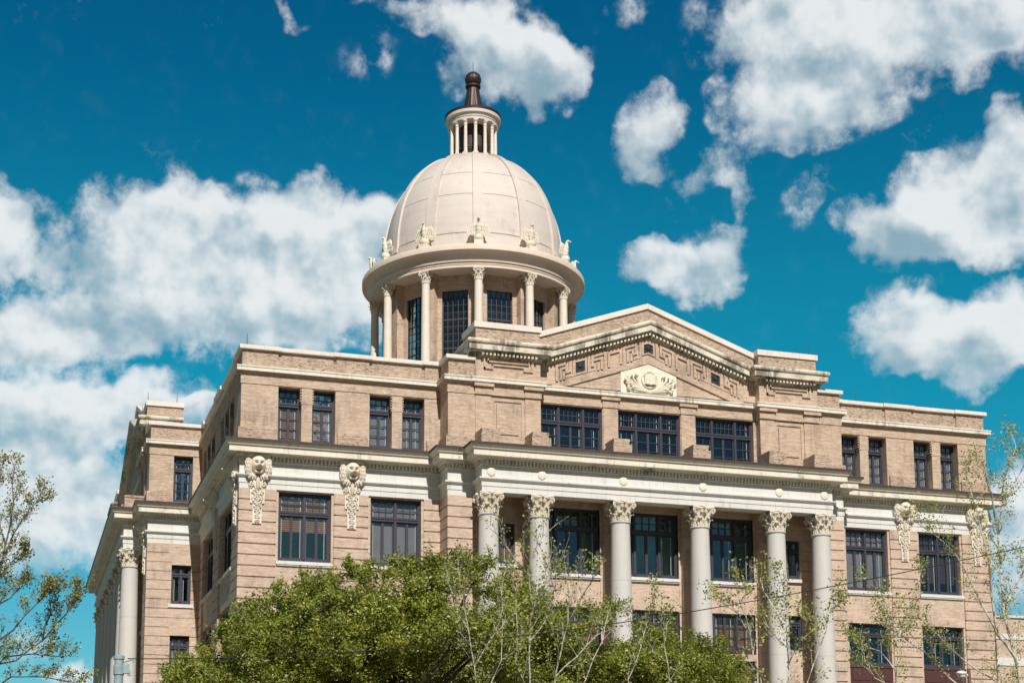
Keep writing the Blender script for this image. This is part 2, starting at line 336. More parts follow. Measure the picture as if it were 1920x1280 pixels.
    def make(s, name, m, parent=None, loc=None, rot=0.0, angle=35):
        me = bpy.data.meshes.new(name); me.from_pydata(s.v, [], s.f); me.update()
        me.polygons.foreach_set('use_smooth', [bool(x) for x in s.sm])
        if any(s.sm): me.set_sharp_from_angle(angle=R(angle))
        for mm in (m if isinstance(m, (list, tuple)) else [m]): me.materials.append(MT[mm] if isinstance(mm, str) else mm)
        o = bpy.data.objects.new(name, me); COL.objects.link(o); o.parent = parent
        if loc is not None: o.location = loc
        o.rotation_euler = (0, 0, rot)
        return o
def make_parts(m, name, mt, parent, angle=35):   # one object for every marked group of a builder
    out = []; ends = m.mk[1:] + [(len(m.v), len(m.f))]
    for (v0, f0), (v1, f1) in zip(m.mk, ends):
        if f1 == f0: continue
        q = M(); q.v = m.v[v0:v1]; q.f = [tuple(i - v0 for i in f) for f in m.f[f0:f1]]; q.sm = m.sm[f0:f1]; out.append(q.make(name, mt, parent, None, 0.0, angle))
    return out
def empty(name, loc, label, cat, group=None):
    o = bpy.data.objects.new(name, None); COL.objects.link(o); o.location = loc; o['label'] = label; o['category'] = cat
    if group: o['group'] = group
    return o
def tag(o, label=None, cat=None, group=None, kind=None):
    if label: o['label'] = label
    if cat: o['category'] = cat
    if group: o['group'] = group
    if kind: o['kind'] = kind
    return o
def copy_tree(o, parent, T=None):
    c = o.copy(); COL.objects.link(c); c.parent = parent
    for ch in list(o.children): copy_tree(ch, c)
    return c

# ================================================================ COURTHOUSE
HOUSE = empty('courthouse', (0, 0, 0), 'tan brick courthouse with cream terracotta trim, columned porticoes and a pale dome', 'courthouse')
class Frame:
    def __init__(s, loc, rot): s.T = Matrix.Translation(loc) @ Matrix.Rotation(R(rot), 4, 'Z'); s.rot = R(rot)
    def p(s, x, y, z): return s.T @ Vector((x, y, z))
FF = Frame((0, 0, 0), 0)
FW = Frame((-21, 31.6, 0), -90)
FE = Frame((21, 31.6, 0), 90)
FN = Frame((0, 63.2, 0), 180)
def mirror_path(p): return [(-x, y) for x, y in reversed(p)]
W = 21.0
ZA = 18.026     # underside of the architrave
# plan outline at the entablature, counter-clockwise, outward on the right
front = [(-21, 0), (-10.976, 0), (-10.976, -1.375), (-9.595, -1.375), (-9.595, -2.602)]; front = front + mirror_path(front)
side = [(-16.19, 0), (-16.19, -3.0), (-14.1, -3.0), (-14.1, -4.2)]; side = side + mirror_path(side)
def tr(path, F): return [tuple((F.T @ Vector((x, y, 0)))[:2]) for x, y in path]
PLAN = front + tr(side, FE) + [(21, 63.2), (-21, 63.2)] + tr(side, FW)
def clean(p):
    out = []
    for q in p:
        if not out or (Vector(q) - Vector(out[-1])).length > 1e-3: out.append(q)
    return out
PLAN = clean(PLAN)
def along(path, closed, step, off, end=0.25):   # evenly spaced places on each straight run: (pos, tangent)
    n = len(path)
    for i in range(n if closed else n - 1):
        a, b = Vector(path[i]), Vector(path[(i + 1) % n]); L = (b - a).length
        if L < 0.5: continue
        d = (b - a) / L; nr = Vector((d.y, -d.x)); k = max(1, int((L - 2 * end + 2 * off) / step)); s0 = (L - (k - 1) * step) / 2
        for j in range(k): yield a + d * (s0 + j * step), d, nr
def blocks(m, path, closed, step, w, d0, d1, z0, z1):
    for p, d, nr in along(path, closed, step, 0, 0.12):
        a = p - d * w / 2 + nr * d0; b = p + d * w / 2 + nr * d0; c = p + d * w / 2 + nr * d1; e = p - d * w / 2 + nr * d1
        m.add([(*a, z0), (*e, z0), (*c, z0), (*b, z0), (*a, z1), (*e, z1), (*c, z1), (*b, z1)],
              [(0, 3, 2, 1), (4, 5, 6, 7), (0, 1, 5, 4), (1, 2, 6, 5), (2, 3, 7, 6), (3, 0, 4, 7)])
# ---- entablature
m = M(); m.sweep(PLAN, [(-0.7, ZA), (0, ZA), (0, 18.285), (0.03, 18.30), (0.03, 18.545), (0.10, 18.575), (0.165, 18.65), (0.165, 18.72), (0.02, 18.745), (0.0, 18.75), (0, 19.335), (0.05, 19.36), (0.05, 19.385)], True)
m.make('entablature', 'white', HOUSE)
m = M(); m.sweep(PLAN, [(0.05, 19.385), (0.0, 19.395), (0.0, 19.60), (0.16, 19.612)], True); blocks(m, PLAN, True, 0.185, 0.095, 0.003, 0.155, 19.41, 19.598); m.make('dentil_course', 'cream', HOUSE)
m = M(); m.sweep(PLAN, [(0.16, 19.612), (0.20, 19.66), (0.20, 19.70), (0.54, 19.705), (0.55, 19.69), (0.585, 19.69), (0.585, 19.925), (0.53, 19.93), (0.53, 19.955), (0.60, 19.96), (0.61, 19.99), (0.65, 20.0), (0.68, 20.06), (0.76, 20.15), (0.79, 20.18)], True)
m.make('cornice', 'cream', HOUSE)
m = M(); m.sweep(PLAN, [(0.775, 20.165), (0.80, 20.17), (0.815, 20.285), (0.79, 20.30), (0.4, 20.34), (-0.6, 20.43)], True); m.make('gutter', 'gutter', HOUSE)

# ---- lower walls with rusticated piers
GZ = [17.49 - 0.5365 * k for k in range(32)]
def rust_profile(z0=0.0, z1=ZA):
    p = [(0, z1)]
    for z in GZ:
        if z - 0.03 > z0 and z + 0.03 < z1: p += [(0, z + 0.032), (-0.08, z + 0.028), (-0.08, z - 0.031), (0, z - 0.033)]
    p.append((0, z0)); return p[::-1]
RP = rust_profile()
def rust(F, path):
    piers.mark(); return M().sweep(path, RP, False, False, F.T)
piers = M(); walls = M()
BAYS = [(-19.1834, -16.3457), (-14.6193, -11.7967)]
BAYS += [(-b, -a) for a, b in reversed(BAYS)]
OPZ = [(14.56, 17.97), (10.5, 12.79), (6.6, 9.55), (2.2, 5.0)]
for a, b in BAYS:
    walls.mark().panel(a, b, 0, ZA, [(a + 0.12, b - 0.12, z0, z1) for z0, z1 in OPZ], 0.085, 0.30)
rr = 0.085
SB = [(31.6 - 7.0, 31.6 - 2.35), (31.6 - 13.95, 31.6 - 9.3)]       # west wall bays in the west frame
def pier_paths(F, spans, back):
    for a, b in spans: piers.merge(rust(F, [(a, back), (a, 0), (b, 0), (b, back)]))
cw = [(-21 + rr, 2.35), (-21, 2.35), (-21, 0), (-19.1834, 0), (-19.1834, rr)]
piers.merge(rust(FF, cw)); piers.merge(rust(FF, mirror_path(cw)))
pier_paths(FF, [(-16.3457, -14.6193), (14.6193, 16.3457)], rr)
step = [(-11.7967, rr), (-11.7967, 0), (-10.976, 0), (-10.976, -1.375), (-9.70, -1.375), (-9.70, -0.5)]
piers.merge(rust(FF, step)); piers.merge(rust(FF, mirror_path(step)))
# west and east long walls
for F, sg in ((FW, 1), (FE, -1)):
    sb = SB + [(-b, -a) for a, b in SB]
    for a, b in sb: walls.mark().panel(a, b, 0, ZA, [(a + 0.12, b - 0.12, z0, z1) for z0, z1 in OPZ], 0.085, 0.30, F.T)
    for s_ in (1, -1):
        q = [(22.3, 0), (22.3, 0)]
        piers.merge(rust(F, sorted([(s_ * 22.3, rr), (s_ * 22.3, 0), (s_ * 24.6, 0), (s_ * 24.6, rr)], key=lambda t: t[0]) if False else ([(22.3, rr), (22.3, 0), (24.6, 0), (24.6, rr)] if s_ > 0 else [(-24.6, rr), (-24.6, 0), (-22.3, 0), (-22.3, rr)])))
    pav = [(-17.65, rr), (-17.65, 0), (-16.19, 0), (-16.19, -3.0), (-14.2, -3.0), (-14.2, -2.1)]
    # the pavilion's short wall has windows: solid rustication around them is added below
    def pavwall(path):
        piers.merge(rust(F, path))
    pavwall([(-17.65, rr), (-17.65, 0), (-16.19, 0)]); pavwall([(-16.19, -3.0), (-14.2, -3.0), (-14.2, -2.1)])
    pavwall(mirror_path([(-17.65, rr), (-17.65, 0), (-16.19, 0)])); pavwall(mirror_path([(-16.19, -3.0), (-14.2, -3.0), (-14.2, -2.1)]))
# pavilion short walls (run along x in world): z-split rustication around the window openings
PWO = [(14.54, 16.79), (10.35, 12.72), (6.2, 8.5), (2.2, 4.4)]
def pav_short(y, x0, x1, flip):
    wa, wb = (-22.585, -21.475) if x0 < 0 else (21.475, 22.585)
    T = Matrix.Identity(4)
    if flip: T = Matrix.Translation((x0 + x1, 2 * y, 0)) @ Matrix.Rotation(PI, 4, 'Z')
    if flip: wa, wb = (x0 + x1) - wb, (x0 + x1) - wa
    piers.mark(); walls.mark().panel(x0, x1, 0, ZA, [(wa, wb, a, b) for a, b in PWO], y, 0.32, T)
    zz = sorted(GZ)
    for k in range(len(zz) - 1):
        z0, z1 = zz[k] + 0.02, zz[k + 1] - 0.02
        for a, b in ((x0, wa - 0.001), (wb + 0.001, x1)):
            piers.box(a, b, y - 0.05, y + 0.01, z0, z1, T)
        if not any(z1 > c - 0.05 and z0 < d + 0.05 for c, d in PWO): piers.box(wa, wb, y - 0.05, y + 0.01, z0, z1, T)
        else:
            for c, d in PWO:
                if z0 < c < z1 and c - z0 > 0.06: piers.box(wa, wb, y - 0.05, y + 0.01, z0, c - 0.22, T) if c - 0.22 > z0 + .02 else None
    for c, d in PWO:        # flared flat arch over each window
        piers.prism([(wa - 0.001, d + 0.002), (wb + 0.001, d + 0.002), (wb + 0.16, d + 1.0), (wa - 0.16, d + 1.0)], y - 0.062, y - 0.0, T)
    piers.box(x0, x1, y - 0.05, y + 0.01, zz[-1] + 0.02, ZA - 0.002, T)
pav_short(15.41, -24.0, -21.0, False); pav_short(15.41, 21.0, 24.0, False)
walls.mark().panel(-21, 21, 0, ZA, [], -0.0, 0.1, FN.T)
make_parts(walls, 'wall', 'brick', HOUSE); make_parts(piers, 'rusticated_pier', 'brick', HOUSE)

# ---- porticoes
PF = dict(F=FF, ps=1.375, pe=2.602, cy=2.133, rear=0.5, S=10.976, E=9.595, cols=[9.1156, 6.4947, 2.1802], bo=9.57, bi=6.13, apex=29.0, wins=1, pat=1.0, ab=1.47)
PW = dict(F=FW, ps=3.0, pe=4.2, cy=3.73, rear=2.1, S=16.19, E=14.1, cols=[13.6, 10.98, 6.6, 2.2], bo=14.07, bi=10.62, apex=30.64, wins=2, pat=2.6, ab=3.07)
PE = dict(PW, F=FE)
FLOOR = 5.0
def col_shaft():
    m = M(); H = 17.02 - FLOOR; pr = [(0.80, 0), (0.80, 0.18)]
    m.box(-0.80, 0.80, -0.80, 0.80, 0, 0.2)
    pr = [(0.74, 0.2), (0.80, 0.28), (0.80, 0.36), (0.74, 0.44), (0.64, 0.47), (0.62, 0.52), (0.67, 0.57), (0.67, 0.63), (0.60, 0.68), (0.575, 0.74)]
    r0, r1 = 0.575, 0.468
    joints = [14.0 - FLOOR, 10.6 - FLOOR, 7.4 - FLOOR]
    zs = sorted([0.9 + (H - 1.1) * k / 14 for k in range(15)] + [j + d for j in joints for d in (-0.008, -0.006, 0.006, 0.008)])
    for z in zs:
        t = z / H; r = r0 - (r0 - r1) * (t ** 1.7)
        if any(abs(z - j) < 0.0065 for j in joints): r -= 0.008
        pr.append((r, z))
    pr += [(0.47, H - 0.14), (0.50, H - 0.12), (0.525, H - 0.08), (0.525, H - 0.05), (0.49, H - 0.015), (0.45, H)]
    return m.lathe(pr, 48)
def leaf(m, a, r0, z0, h, w, curl, T=None):      # acanthus leaf: ribbed strip curling over at the tip
    ca, sa = math.cos(a), math.sin(a)
    line = [(0, 0, 0.85), (0.02, 0.25, 0.95), (0.045, 0.5, 1.05), (0.09, 0.72, 1.0), (0.17, 0.90, 0.80), (0.25, 0.98, 0.62), (0.30, 0.93, 0.42), (0.285, 0.82, 0.18)]
    vs = []; K = 7
    for i, (dr, dz, ww) in enumerate(line):
        for k in range(K):
            q = (k - (K - 1) / 2) / ((K - 1) / 2); lob = 1 + 0.18 * (1 if i % 2 else -1) * abs(q)
            rib = 0.035 * h * (1 if k % 2 else -1) + 0.06 * h * (1 - q * q)
            rr_ = r0 + dr * curl * h * 1.5 + rib; tt = q * w / 2 * ww * lob
            vs.append((rr_ * ca - tt * sa, rr_ * sa + tt * ca, z0 + dz * h - (0.08 * h * abs(q) if i > 2 else 0)))
    fs = [(i * K + k, i * K + k + 1, (i + 1) * K + k + 1, (i + 1) * K + k) for i in range(len(line) - 1) for k in range(K - 1)]
    m.add(vs, fs, True, T)
def volute(m, c, ax, r, th, turns=1.4, T=None):  # scroll in the plane of ax and z
    ax = Vector(ax).normalized(); pts = []; rs = []
    for i in range(16):
        t = i / 15; a = PI / 2 - t * turns * 2 * PI; q = r * (1 - 0.8 * t)
        pts.append(Vector(c) + ax * (q * math.cos(a)) + Vector((0, 0, q * math.sin(a)))); rs.append(th * (1 - 0.45 * t))
    m.tube(pts, rs, 6, T)
def capital(s=1.0, hw=0.66):
    m = M(); m.lathe([(0.44, 0), (0.43, 0.3), (0.44, 0.6), (0.50, 0.78), (0.58, 0.86), (0.40, 0.87)], 24)
    for k in range(8): leaf(m, k * PI / 4 + PI / 8, 0.455, 0.0, 0.42, 0.31, 1.05)
    for k in range(8): leaf(m, k * PI / 4, 0.455, 0.20, 0.50, 0.25, 1.25)
    for k in range(4):
        a = PI / 4 + k * PI / 2; d = Vector((math.cos(a), math.sin(a), 0))
        m.tube([d * 0.45 + Vector((0, 0, 0.45)), d * 0.52 + Vector((0, 0, 0.66)), d * 0.66 + Vector((0, 0, 0.83)), d * 0.80 + Vector((0, 0, 0.87))], [0.05, 0.06, 0.05, 0.04], 6)
        volute(m, d * 0.74 + Vector((0, 0, 0.74)), d, 0.115, 0.045)
        leaf(m, a, 0.52, 0.42, 0.30, 0.20, 0.8)
        b = k * PI / 2; e = Vector((math.cos(b), math.sin(b), 0)); n = Vector((-e.y, e.x, 0))
        for sg in (-1, 1): volute(m, e * 0.55 + n * (0.12 * sg) + Vector((0, 0, 0.74)), n * -sg, 0.085, 0.035)
        m.ball(tuple(e * 0.60 + Vector((0, 0, 0.93))), (0.09, 0.09, 0.08), 8)
        leaf(m, b, 0.50, 0.48, 0.26, 0.15, 0.7)
    # abacus with concave sides
    out = []; cn = hw * 1.28
    for k in range(4):
        a0 = PI / 4 + k * PI / 2; c0 = Vector((math.cos(a0), math.sin(a0))) * cn; c1 = Vector((math.cos(a0 + PI / 2), math.sin(a0 + PI / 2))) * cn
        mid = Vector((math.cos(a0 + PI / 4), math.sin(a0 + PI / 4)))
        e = (c1 - c0).normalized(); c0b = c0 + e * 0.05; c1b = c1 - e * 0.05
        for j in range(9):
            t = j / 8; q = c0b.lerp(c1b, t) - mid * (0.17 * math.sin(PI * t)); out.append(q)
    n = len(out)
    for sc, z0, z1 in ((0.93, 0.865, 0.915), (1.0, 0.915, 1.0)):
        vs = [(q.x * sc, q.y * sc, z0) for q in out] + [(q.x * sc, q.y * sc, z1) for q in out]
        m.add(vs, [tuple(range(n))[::-1], tuple(range(n, 2 * n))] + [(i, (i + 1) % n, (i + 1) % n + n, i + n) for i in range(n)])
    if s != 1.0: m.v = [(x * s, y * s, z * s) for x, y, z in m.v]
    return m
PROTO_COL = None
def place_col(F, x, y):
    global PROTO_COL
    if PROTO_COL is None:
        PROTO_COL = col_shaft().make('column', 'column', HOUSE)
        cp = capital().make('capital', 'carve', PROTO_COL, (0, 0, 17.02 - FLOOR)); o = PROTO_COL
    else: o = copy_tree(PROTO_COL, HOUSE)
    o.location = F.p(x, y, FLOOR); o.rotation_euler = (0, 0, F.rot)

# ---- windows
def window_mesh(w, h, lights, tz, up, lo, glass_y=0.10):
    """lights: width shares; tz: transom height or None; up: (cols, rows) per light above; lo: (leaves, cols per leaf, rows)"""
    f = M(); t = 0.085
    f.box(-w / 2, -w / 2 + t, 0, 0.2, 0, h); f.box(w / 2 - t, w / 2, 0, 0.2, 0, h); f.box(-w / 2 + t, w / 2 - t, 0, 0.2, 0, t * 1.5); f.box(-w / 2 + t, w / 2 - t, 0.002, 0.2, h - t, h)
    x0, x1 = -w / 2 + t, w / 2 - t; tot = x1 - x0; xs = [x0]
    for l in lights: xs.append(xs[-1] + l * tot)
    for x in xs[1:-1]: f.box(x - 0.06, x + 0.06, -0.05, 0.2, t * 1.5, h - t)
    if tz: f.box(x0, x1, -0.035, 0.2, tz - 0.085, tz + 0.085); f.box(x0, x1, -0.065, 0.0, tz + 0.03, tz + 0.085)
    def grid(a, b, c, d, cols, rows, sash, y0):
        f.box(a, a + sash, y0, y0 + 0.07, c, d); f.box(b - sash, b, y0, y0 + 0.07, c, d); f.box(a + sash, b - sash, y0 + .001, y0 + 0.07, c, c + sash * 1.4); f.box(a + sash, b - sash, y0 + .001, y0 + 0.07, d - sash, d)
        for i in range(1, cols): x = a + sash + (b - a - 2 * sash) * i / cols; f.box(x - 0.017, x + 0.017, y0 + 0.015, y0 + 0.065, c + sash, d - sash)
        for j in range(1, rows): z = c + sash + (d - c - 2 * sash) * j / rows; f.box(a + sash, b - sash, y0 + 0.018, y0 + 0.063, z - 0.017, z + 0.017)
    for i, (a, b) in enumerate(zip(xs[:-1], xs[1:])):
        a += 0.05 if i else 0.0; b -= 0.05 if i < len(lights) - 1 else 0.0
        if tz: grid(a, b, tz + 0.08, h - t, up[i][0], up[i][1], 0.05, 0.03)
        lv, cc, rw = lo[i]
        for q in range(lv):
            c0 = a + (b - a) * q / lv; c1 = a + (b - a) * (q + 1) / lv
            grid(c0, c1, t * 1.4, (tz - 0.08) if tz else h - t, cc, rw, 0.065, 0.04)
    pane = M(); pane.quad(x0 - 0.02, x1 + 0.02, glass_y, t, h - t * 0.5)
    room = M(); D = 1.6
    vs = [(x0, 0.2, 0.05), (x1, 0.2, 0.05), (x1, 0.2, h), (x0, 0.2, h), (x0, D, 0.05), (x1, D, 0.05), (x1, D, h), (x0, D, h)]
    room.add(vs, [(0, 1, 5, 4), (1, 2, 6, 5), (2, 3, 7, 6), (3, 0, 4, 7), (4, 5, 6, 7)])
    return f, pane, room, (x0, x1, xs)
WP = {}
WRND = random.Random(5)
def place_window(kind, spec, F, x, y, z, blind=None, strips=(), shade=False):
    key = kind
    if key not in WP:
        f, p, r, info = window_mesh(*spec)
        root = f.make('window', 'frame', None); p.make('pane', 'glass', root); r.make('room', 'dark', root)
        WP[key] = (root, info, spec); o = root; o.parent = HOUSE
    else:
        root, info, _ = WP[key]; o = root.copy(); COL.objects.link(o); o.parent = HOUSE
        for ch in root.children:
            if ch.name.split('.')[0] in ('pane', 'room'): c = ch.copy(); COL.objects.link(c); c.parent = o
    x0, x1, xs = info; w, h = spec[0], spec[1]; tz = spec[3] or h
    o.location = F.p(x, y, z); o.rotation_euler = (0, 0, F.rot)
    if blind:
        col, z0, z1 = blind
        M().box(x0 + 0.03, x1 - 0.03, 0.15, 0.16, max(0.1, h * z0), h * z1).make('blind', col, o)
    if shade:
        M().box(x0 + 0.03, x1 - 0.03, 0.17, 0.18, 0.1, h * 0.97).make('shade', 'shade', o)
    if strips:
        mm = M()
        for fx in strips: xx = x0 + (x1 - x0) * fx; mm.box(xx - 0.018, xx + 0.018, 0.12, 0.14, 0.16, h * 0.93)
        mm.make('curtain_edge', 'curtain', o)
    return o
S4 = (2.55, 3.36, (0.5, 0.5), 2.35, [(3, 2), (3, 2)], [(2, 1, 1), (2, 1, 1)])
S3 = (2.55, 2.27, (0.5, 0.5), 1.65, [(2, 1), (2, 1)], [(2, 1, 1), (2, 1, 1)])
S2 = (2.55, 2.90, (0.5, 0.5), 2.1, [(3, 2), (3, 2)], [(2, 1, 1), (2, 1, 1)])
sills = M(); panels = M()
looks4 = [dict(blind=('blind', 0.45, 0.97), strips=(0.04, 0.43, 0.55, 0.93)), dict(shade=True, strips=(0.04, 0.46, 0.53, 0.95)), dict(shade=True, strips=(0.40, 0.88)), dict(blind=('blind_dark', 0.2, 0.97), strips=(0.42, 0.86))]
for i, (a, b) in enumerate(BAYS):
    c = (a + b) / 2; y = 0.30
    place_window('w4', S4, FF, c, y, 14.58, **looks4[i])
    place_window('w3', S3, FF, c, y, 10.51, strips=(0.36, 0.86))
    place_window('w2', S2, FF, c, y, 6.62, blind=('blind', 0.1, 0.9)); 
    sills.mark().box(a + 0.03, b - 0.03, -0.035, 0.36, 14.40, 14.565); sills.box(a + 0.06, b - 0.06, -0.0, 0.3, 14.335, 14.397)
    walls_b = None
    panels.mark().box(a + 0.11, b - 0.11, 0.055, 0.35, 9.56, 10.49); panels.box(a + 0.10, b - 0.10, 0.02, 0.06, 10.40, 10.492)
    for q in (0, 1):
        xa = a + 0.22 + q * (b - a - 0.44) / 2; xb = xa + (b - a - 0.44) / 2 - 0.12
        panels.box(xa, xb, 0.03, 0.06, 9.72, 10.30)
bandm = M()
for a, b in BAYS:      # shallow brick lintel band over the third floor windows
    bandm.mark().box(a + 0.02, b - 0.02, 0.045, 0.09, 12.80, 13.22)
make_parts(bandm, 'lintel_band', 'brick', HOUSE)
for F in (FW, FE):
    sb = SB + [(-b, -a) for a, b in SB]
    for a, b in sb:
        c = (a + b) / 2; sp = (b - a - 0.26, 3.36, (0.3, 0.4, 0.3), 2.35, [(3, 2), (4, 2), (3, 2)], [(1, 1, 1), (2, 1, 1), (1, 1, 1)])
        place_window('w4s', sp, F, c, 0.30, 14.58)
        sp3 = (b - a - 0.26, 2.27, (0.3, 0.4, 0.3), 1.65, [(2, 1), (2, 1), (2, 1)], [(1, 1, 1), (2, 1, 1), (1, 1, 1)])
        place_window('w3s', sp3, F, c, 0.30, 10.51)
        sills.mark().box(a + 0.03, b - 0.03, -0.035, 0.36, 14.40, 14.565, F.T)
SMALL = (1.10, 2.22, (0.5, 0.5), 1.66, [(1, 1), (1, 1)], [(1, 1, 1), (1, 1, 1)])
for sx in (-1, 1):
    F0 = FF; xx = sx * 22.03
    place_window('wp', SMALL, F0, xx, 15.41 + 0.22, 14.56, strips=(0.12, 0.68))
    place_window('wp', SMALL, F0, xx, 15.41 + 0.22, 10.42, blind=('blind', 0.1, 0.9), strips=(0.12, 0.7))
    sills.mark().box(xx - 0.70, xx + 0.70, 15.41 - 0.12, 15.6, 14.33, 14.53)
    sills.mark().box(xx - 0.62, xx + 0.62, 15.41 - 0.10, 15.6, 10.16, 10.345)

def portico(P, first):
    F, T = P['F'], P['F'].T
    ps, pe, cy, rear, S, E = P['ps'], P['pe'], P['cy'], P['rear'], P['S'], P['E']; cols = P['cols']
    xc = sorted([-c for c in cols] + cols)
    for x in xc: place_col(F, x, -cy)
    # floor, podium, soffit beam, coffer
    m = M(); m.box(-E - 0.2, E + 0.2, -pe - 0.25, -rear + 0.0, 0, FLOOR, T); m.make('podium', 'white', HOUSE)
    m = M(); m.box(-E + 0.7, E - 0.7, -pe + 0.68, -pe + 0.95, ZA + 0.003, 18.7, T)
    m.box(-E + 0.02, E - 0.02, -pe + 0.96, -rear + 0.3, 18.45, 18.55, T)
    for x in xc[1:-1]: m.box(x - 0.46, x + 0.46, -pe + 0.952, -rear + 0.2, ZA + 0.004, 18.44, T)
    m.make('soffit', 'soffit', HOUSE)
    # rear wall
    big = []
    for a, b in zip(xc[1:-2], xc[2:-1]): big.append((a + 0.47, b - 0.47))
    sm = []
    for sg in (-1, 1):
        c = sg * (cols[0] + cols[1]) / 2 + sg * 0.19; sm.append((c - 0.80, c + 0.80) if False else (c - 0.78, c + 0.78))
    ops = [(a, b, 14.56, 17.95) for a, b in big] + [(a, b, 10.95, 12.87) for a, b in big] + [(a, b, 7.3, 10.45) for a, b in big]
    ops += [(a, b, 14.88, 16.97) for a, b in sm] + [(a, b, 11.1, 12.93) for a, b in sm] + [(a, b, 7.3, 9.4) for a, b in sm]
    y = -rear
    m = M(); m.panel(-E - 0.12, E + 0.12, FLOOR, 18.5, ops, y, 0.30, T)
    for a, b in big:
        m.box(a - 0.06, b + 0.06, y - 0.035, y + 0.0, 12.89, 13.33, T)
    for a, b in sm:
        for zz0, zz1 in zip(sorted(GZ)[:-1], sorted(GZ)[1:]):
            if zz0 < FLOOR: continue
            c = (a + b) / 2; so = 1 if c > 0 else -1; xin, xout = so * cols[1] + so * 0.33, so * cols[0] + so * 0.5
            for u, v in ((min(xin, a if so > 0 else b), max(xin, a if so > 0 else b)), (min(xout, b if so > 0 else a), max(xout, b if so > 0 else a))):
                m.box(u, v, y - 0.045, y, zz0 + 0.02, zz1 - 0.02, T)
        for d in (16.97, 12.93):
            m.prism([(a + 0.0, d + 0.002), (b, d + 0.002), (b + 0.13, d + 0.95), (a - 0.13, d + 0.95)], y - 0.058, y - 0.001, T)
    m.make('portico_wall', 'brick', HOUSE)
    for x in xc[1:-1]:
        m = M(); m.box(x - 0.47, x + 0.47, y - 0.05, y + 0.28, FLOOR, ZA - 0.002, T); m.box(x - 0.33, x + 0.33, y - 0.30, y - 0.04, FLOOR, 16.55, T)
        m.box(x - 0.36, x + 0.36, y - 0.33, y - 0.04, 16.55, 16.66, T)
        for k in range(5): m.box(x - 0.29 + k * 0.125, x - 0.21 + k * 0.125, y - 0.305, y - 0.04, 16.66, 17.25, T)
        m.box(x - 0.31, x + 0.31, y - 0.27, y - 0.04, 16.66, 17.25, T)
        m.box(x - 0.38, x + 0.38, y - 0.35, y - 0.04, 17.25, 17.4, T); m.box(x - 0.34, x + 0.34, y - 0.30, y - 0.04, 17.4, ZA - 0.003, T)
        m.make('pilaster', 'brick', HOUSE)
    wl = (0.29, 0.42, 0.29)
    for i, (a, b) in enumerate(big):
        w = b - a; c = (a + b) / 2
        sp = (w, 3.36, wl, 2.35, [(2, 2), (3, 2), (2, 2)], [(1, 1, 1), (2, 1, 1), (1, 1, 1)])
        place_window('p4%.2f' % w, sp, F, c, y + 0.12, 14.57, shade=False, strips=((0.30, 0.93), (0.93,), (0.28, 0.62, 0.93))[i % 3])
        sp = (w, 1.90, wl, None, None, [(1, 2, 3), (2, 2, 3), (1, 2, 3)])
        place_window('p3%.2f' % w, sp, F, c, y + 0.12, 10.96, blind=('blind', 0.1, 0.72), strips=(0.06, 0.30, 0.36, 0.62, 0.70, 0.9))
        sp = (w, 3.10, wl, None, None, [(1, 1, 1), (2, 1, 1), (1, 1, 1)])
        place_window('p2%.2f' % w, sp, F, c, y + 0.12, 7.33, blind=('blind', 0.1, 0.95), strips=(0.08, 0.9))
        sills.mark().box(a - 0.02, b + 0.02, y - 0.16, y + 0.2, 14.40, 14.555, T); sills.box(a, b, y - 0.11, y + 0.1, 14.33, 14.398, T)
        panels.mark().box(a + 0.0, b - 0.0, y + 0.03, y + 0.3, 10.47, 10.94, T); panels.box(a, b, y - 0.05, y + 0.03, 10.84, 10.945, T)
    for i, (a, b) in enumerate(sm):
        c = (a + b) / 2; w = b - a
        sp = (w, 2.08, (0.5, 0.5), 1.5, [(2, 1), (2, 1)], [(1, 1, 1), (1, 1, 1)])
        kw = dict(blind=('blind', 0.1, 0.75), strips=(0.1, 0.72)) if i == 0 else dict(strips=(0.62,))
        place_window('ps', sp, F, c, y + 0.12, 14.89, **kw); place_window('ps', sp, F, c, y + 0.12, 10.98, strips=(0.3,))
        sills.mark().box(a - 0.1, b + 0.1, y - 0.15, y + 0.1, 14.70, 14.875, T)
    # discs on the frieze over each column
    for x in xc:
        o = M().lathe([(0.0, 0.07), (0.17, 0.072), (0.205, 0.055), (0.215, 0.0)][::-1], 28, Matrix.Rotation(R(90), 4, 'X')).make('frieze_disc', 'panelstone', HOUSE, F.p(x, -pe, 19.02), F.rot)
    if first:
        for sg in (-1, 1): pass
    # brick stubs on the ledge
    for x in xc:
        m = M(); x0 = x - 0.50; m.box(x0, x0 + 1.0, -pe + 0.0, -P['pat'] + 0.02 if abs(x) < P['bi'] - 0.2 else -P['ab'] + 0.02, 20.33, 20.93)
        m.box(x0 + 0.03, x0 + 0.86, -pe + 0.002, -P['ab'] + 0.0, 20.92, 21.08); m.box(x0 + 0.03, x0 + 0.90, -pe + 0.004, -P['ab'] + 0.04, 21.07, 21.20)
        m.make('brick_stub', 'brick_old', HOUSE, (F.T @ Vector((0, 0, 0))), F.rot)
portico(PF, True); portico(PW, False); portico(PE, False)
make_parts(sills, 'window_sill', 'white', HOUSE); make_parts(panels, 'spandrel_panel', 'panel', HOUSE)

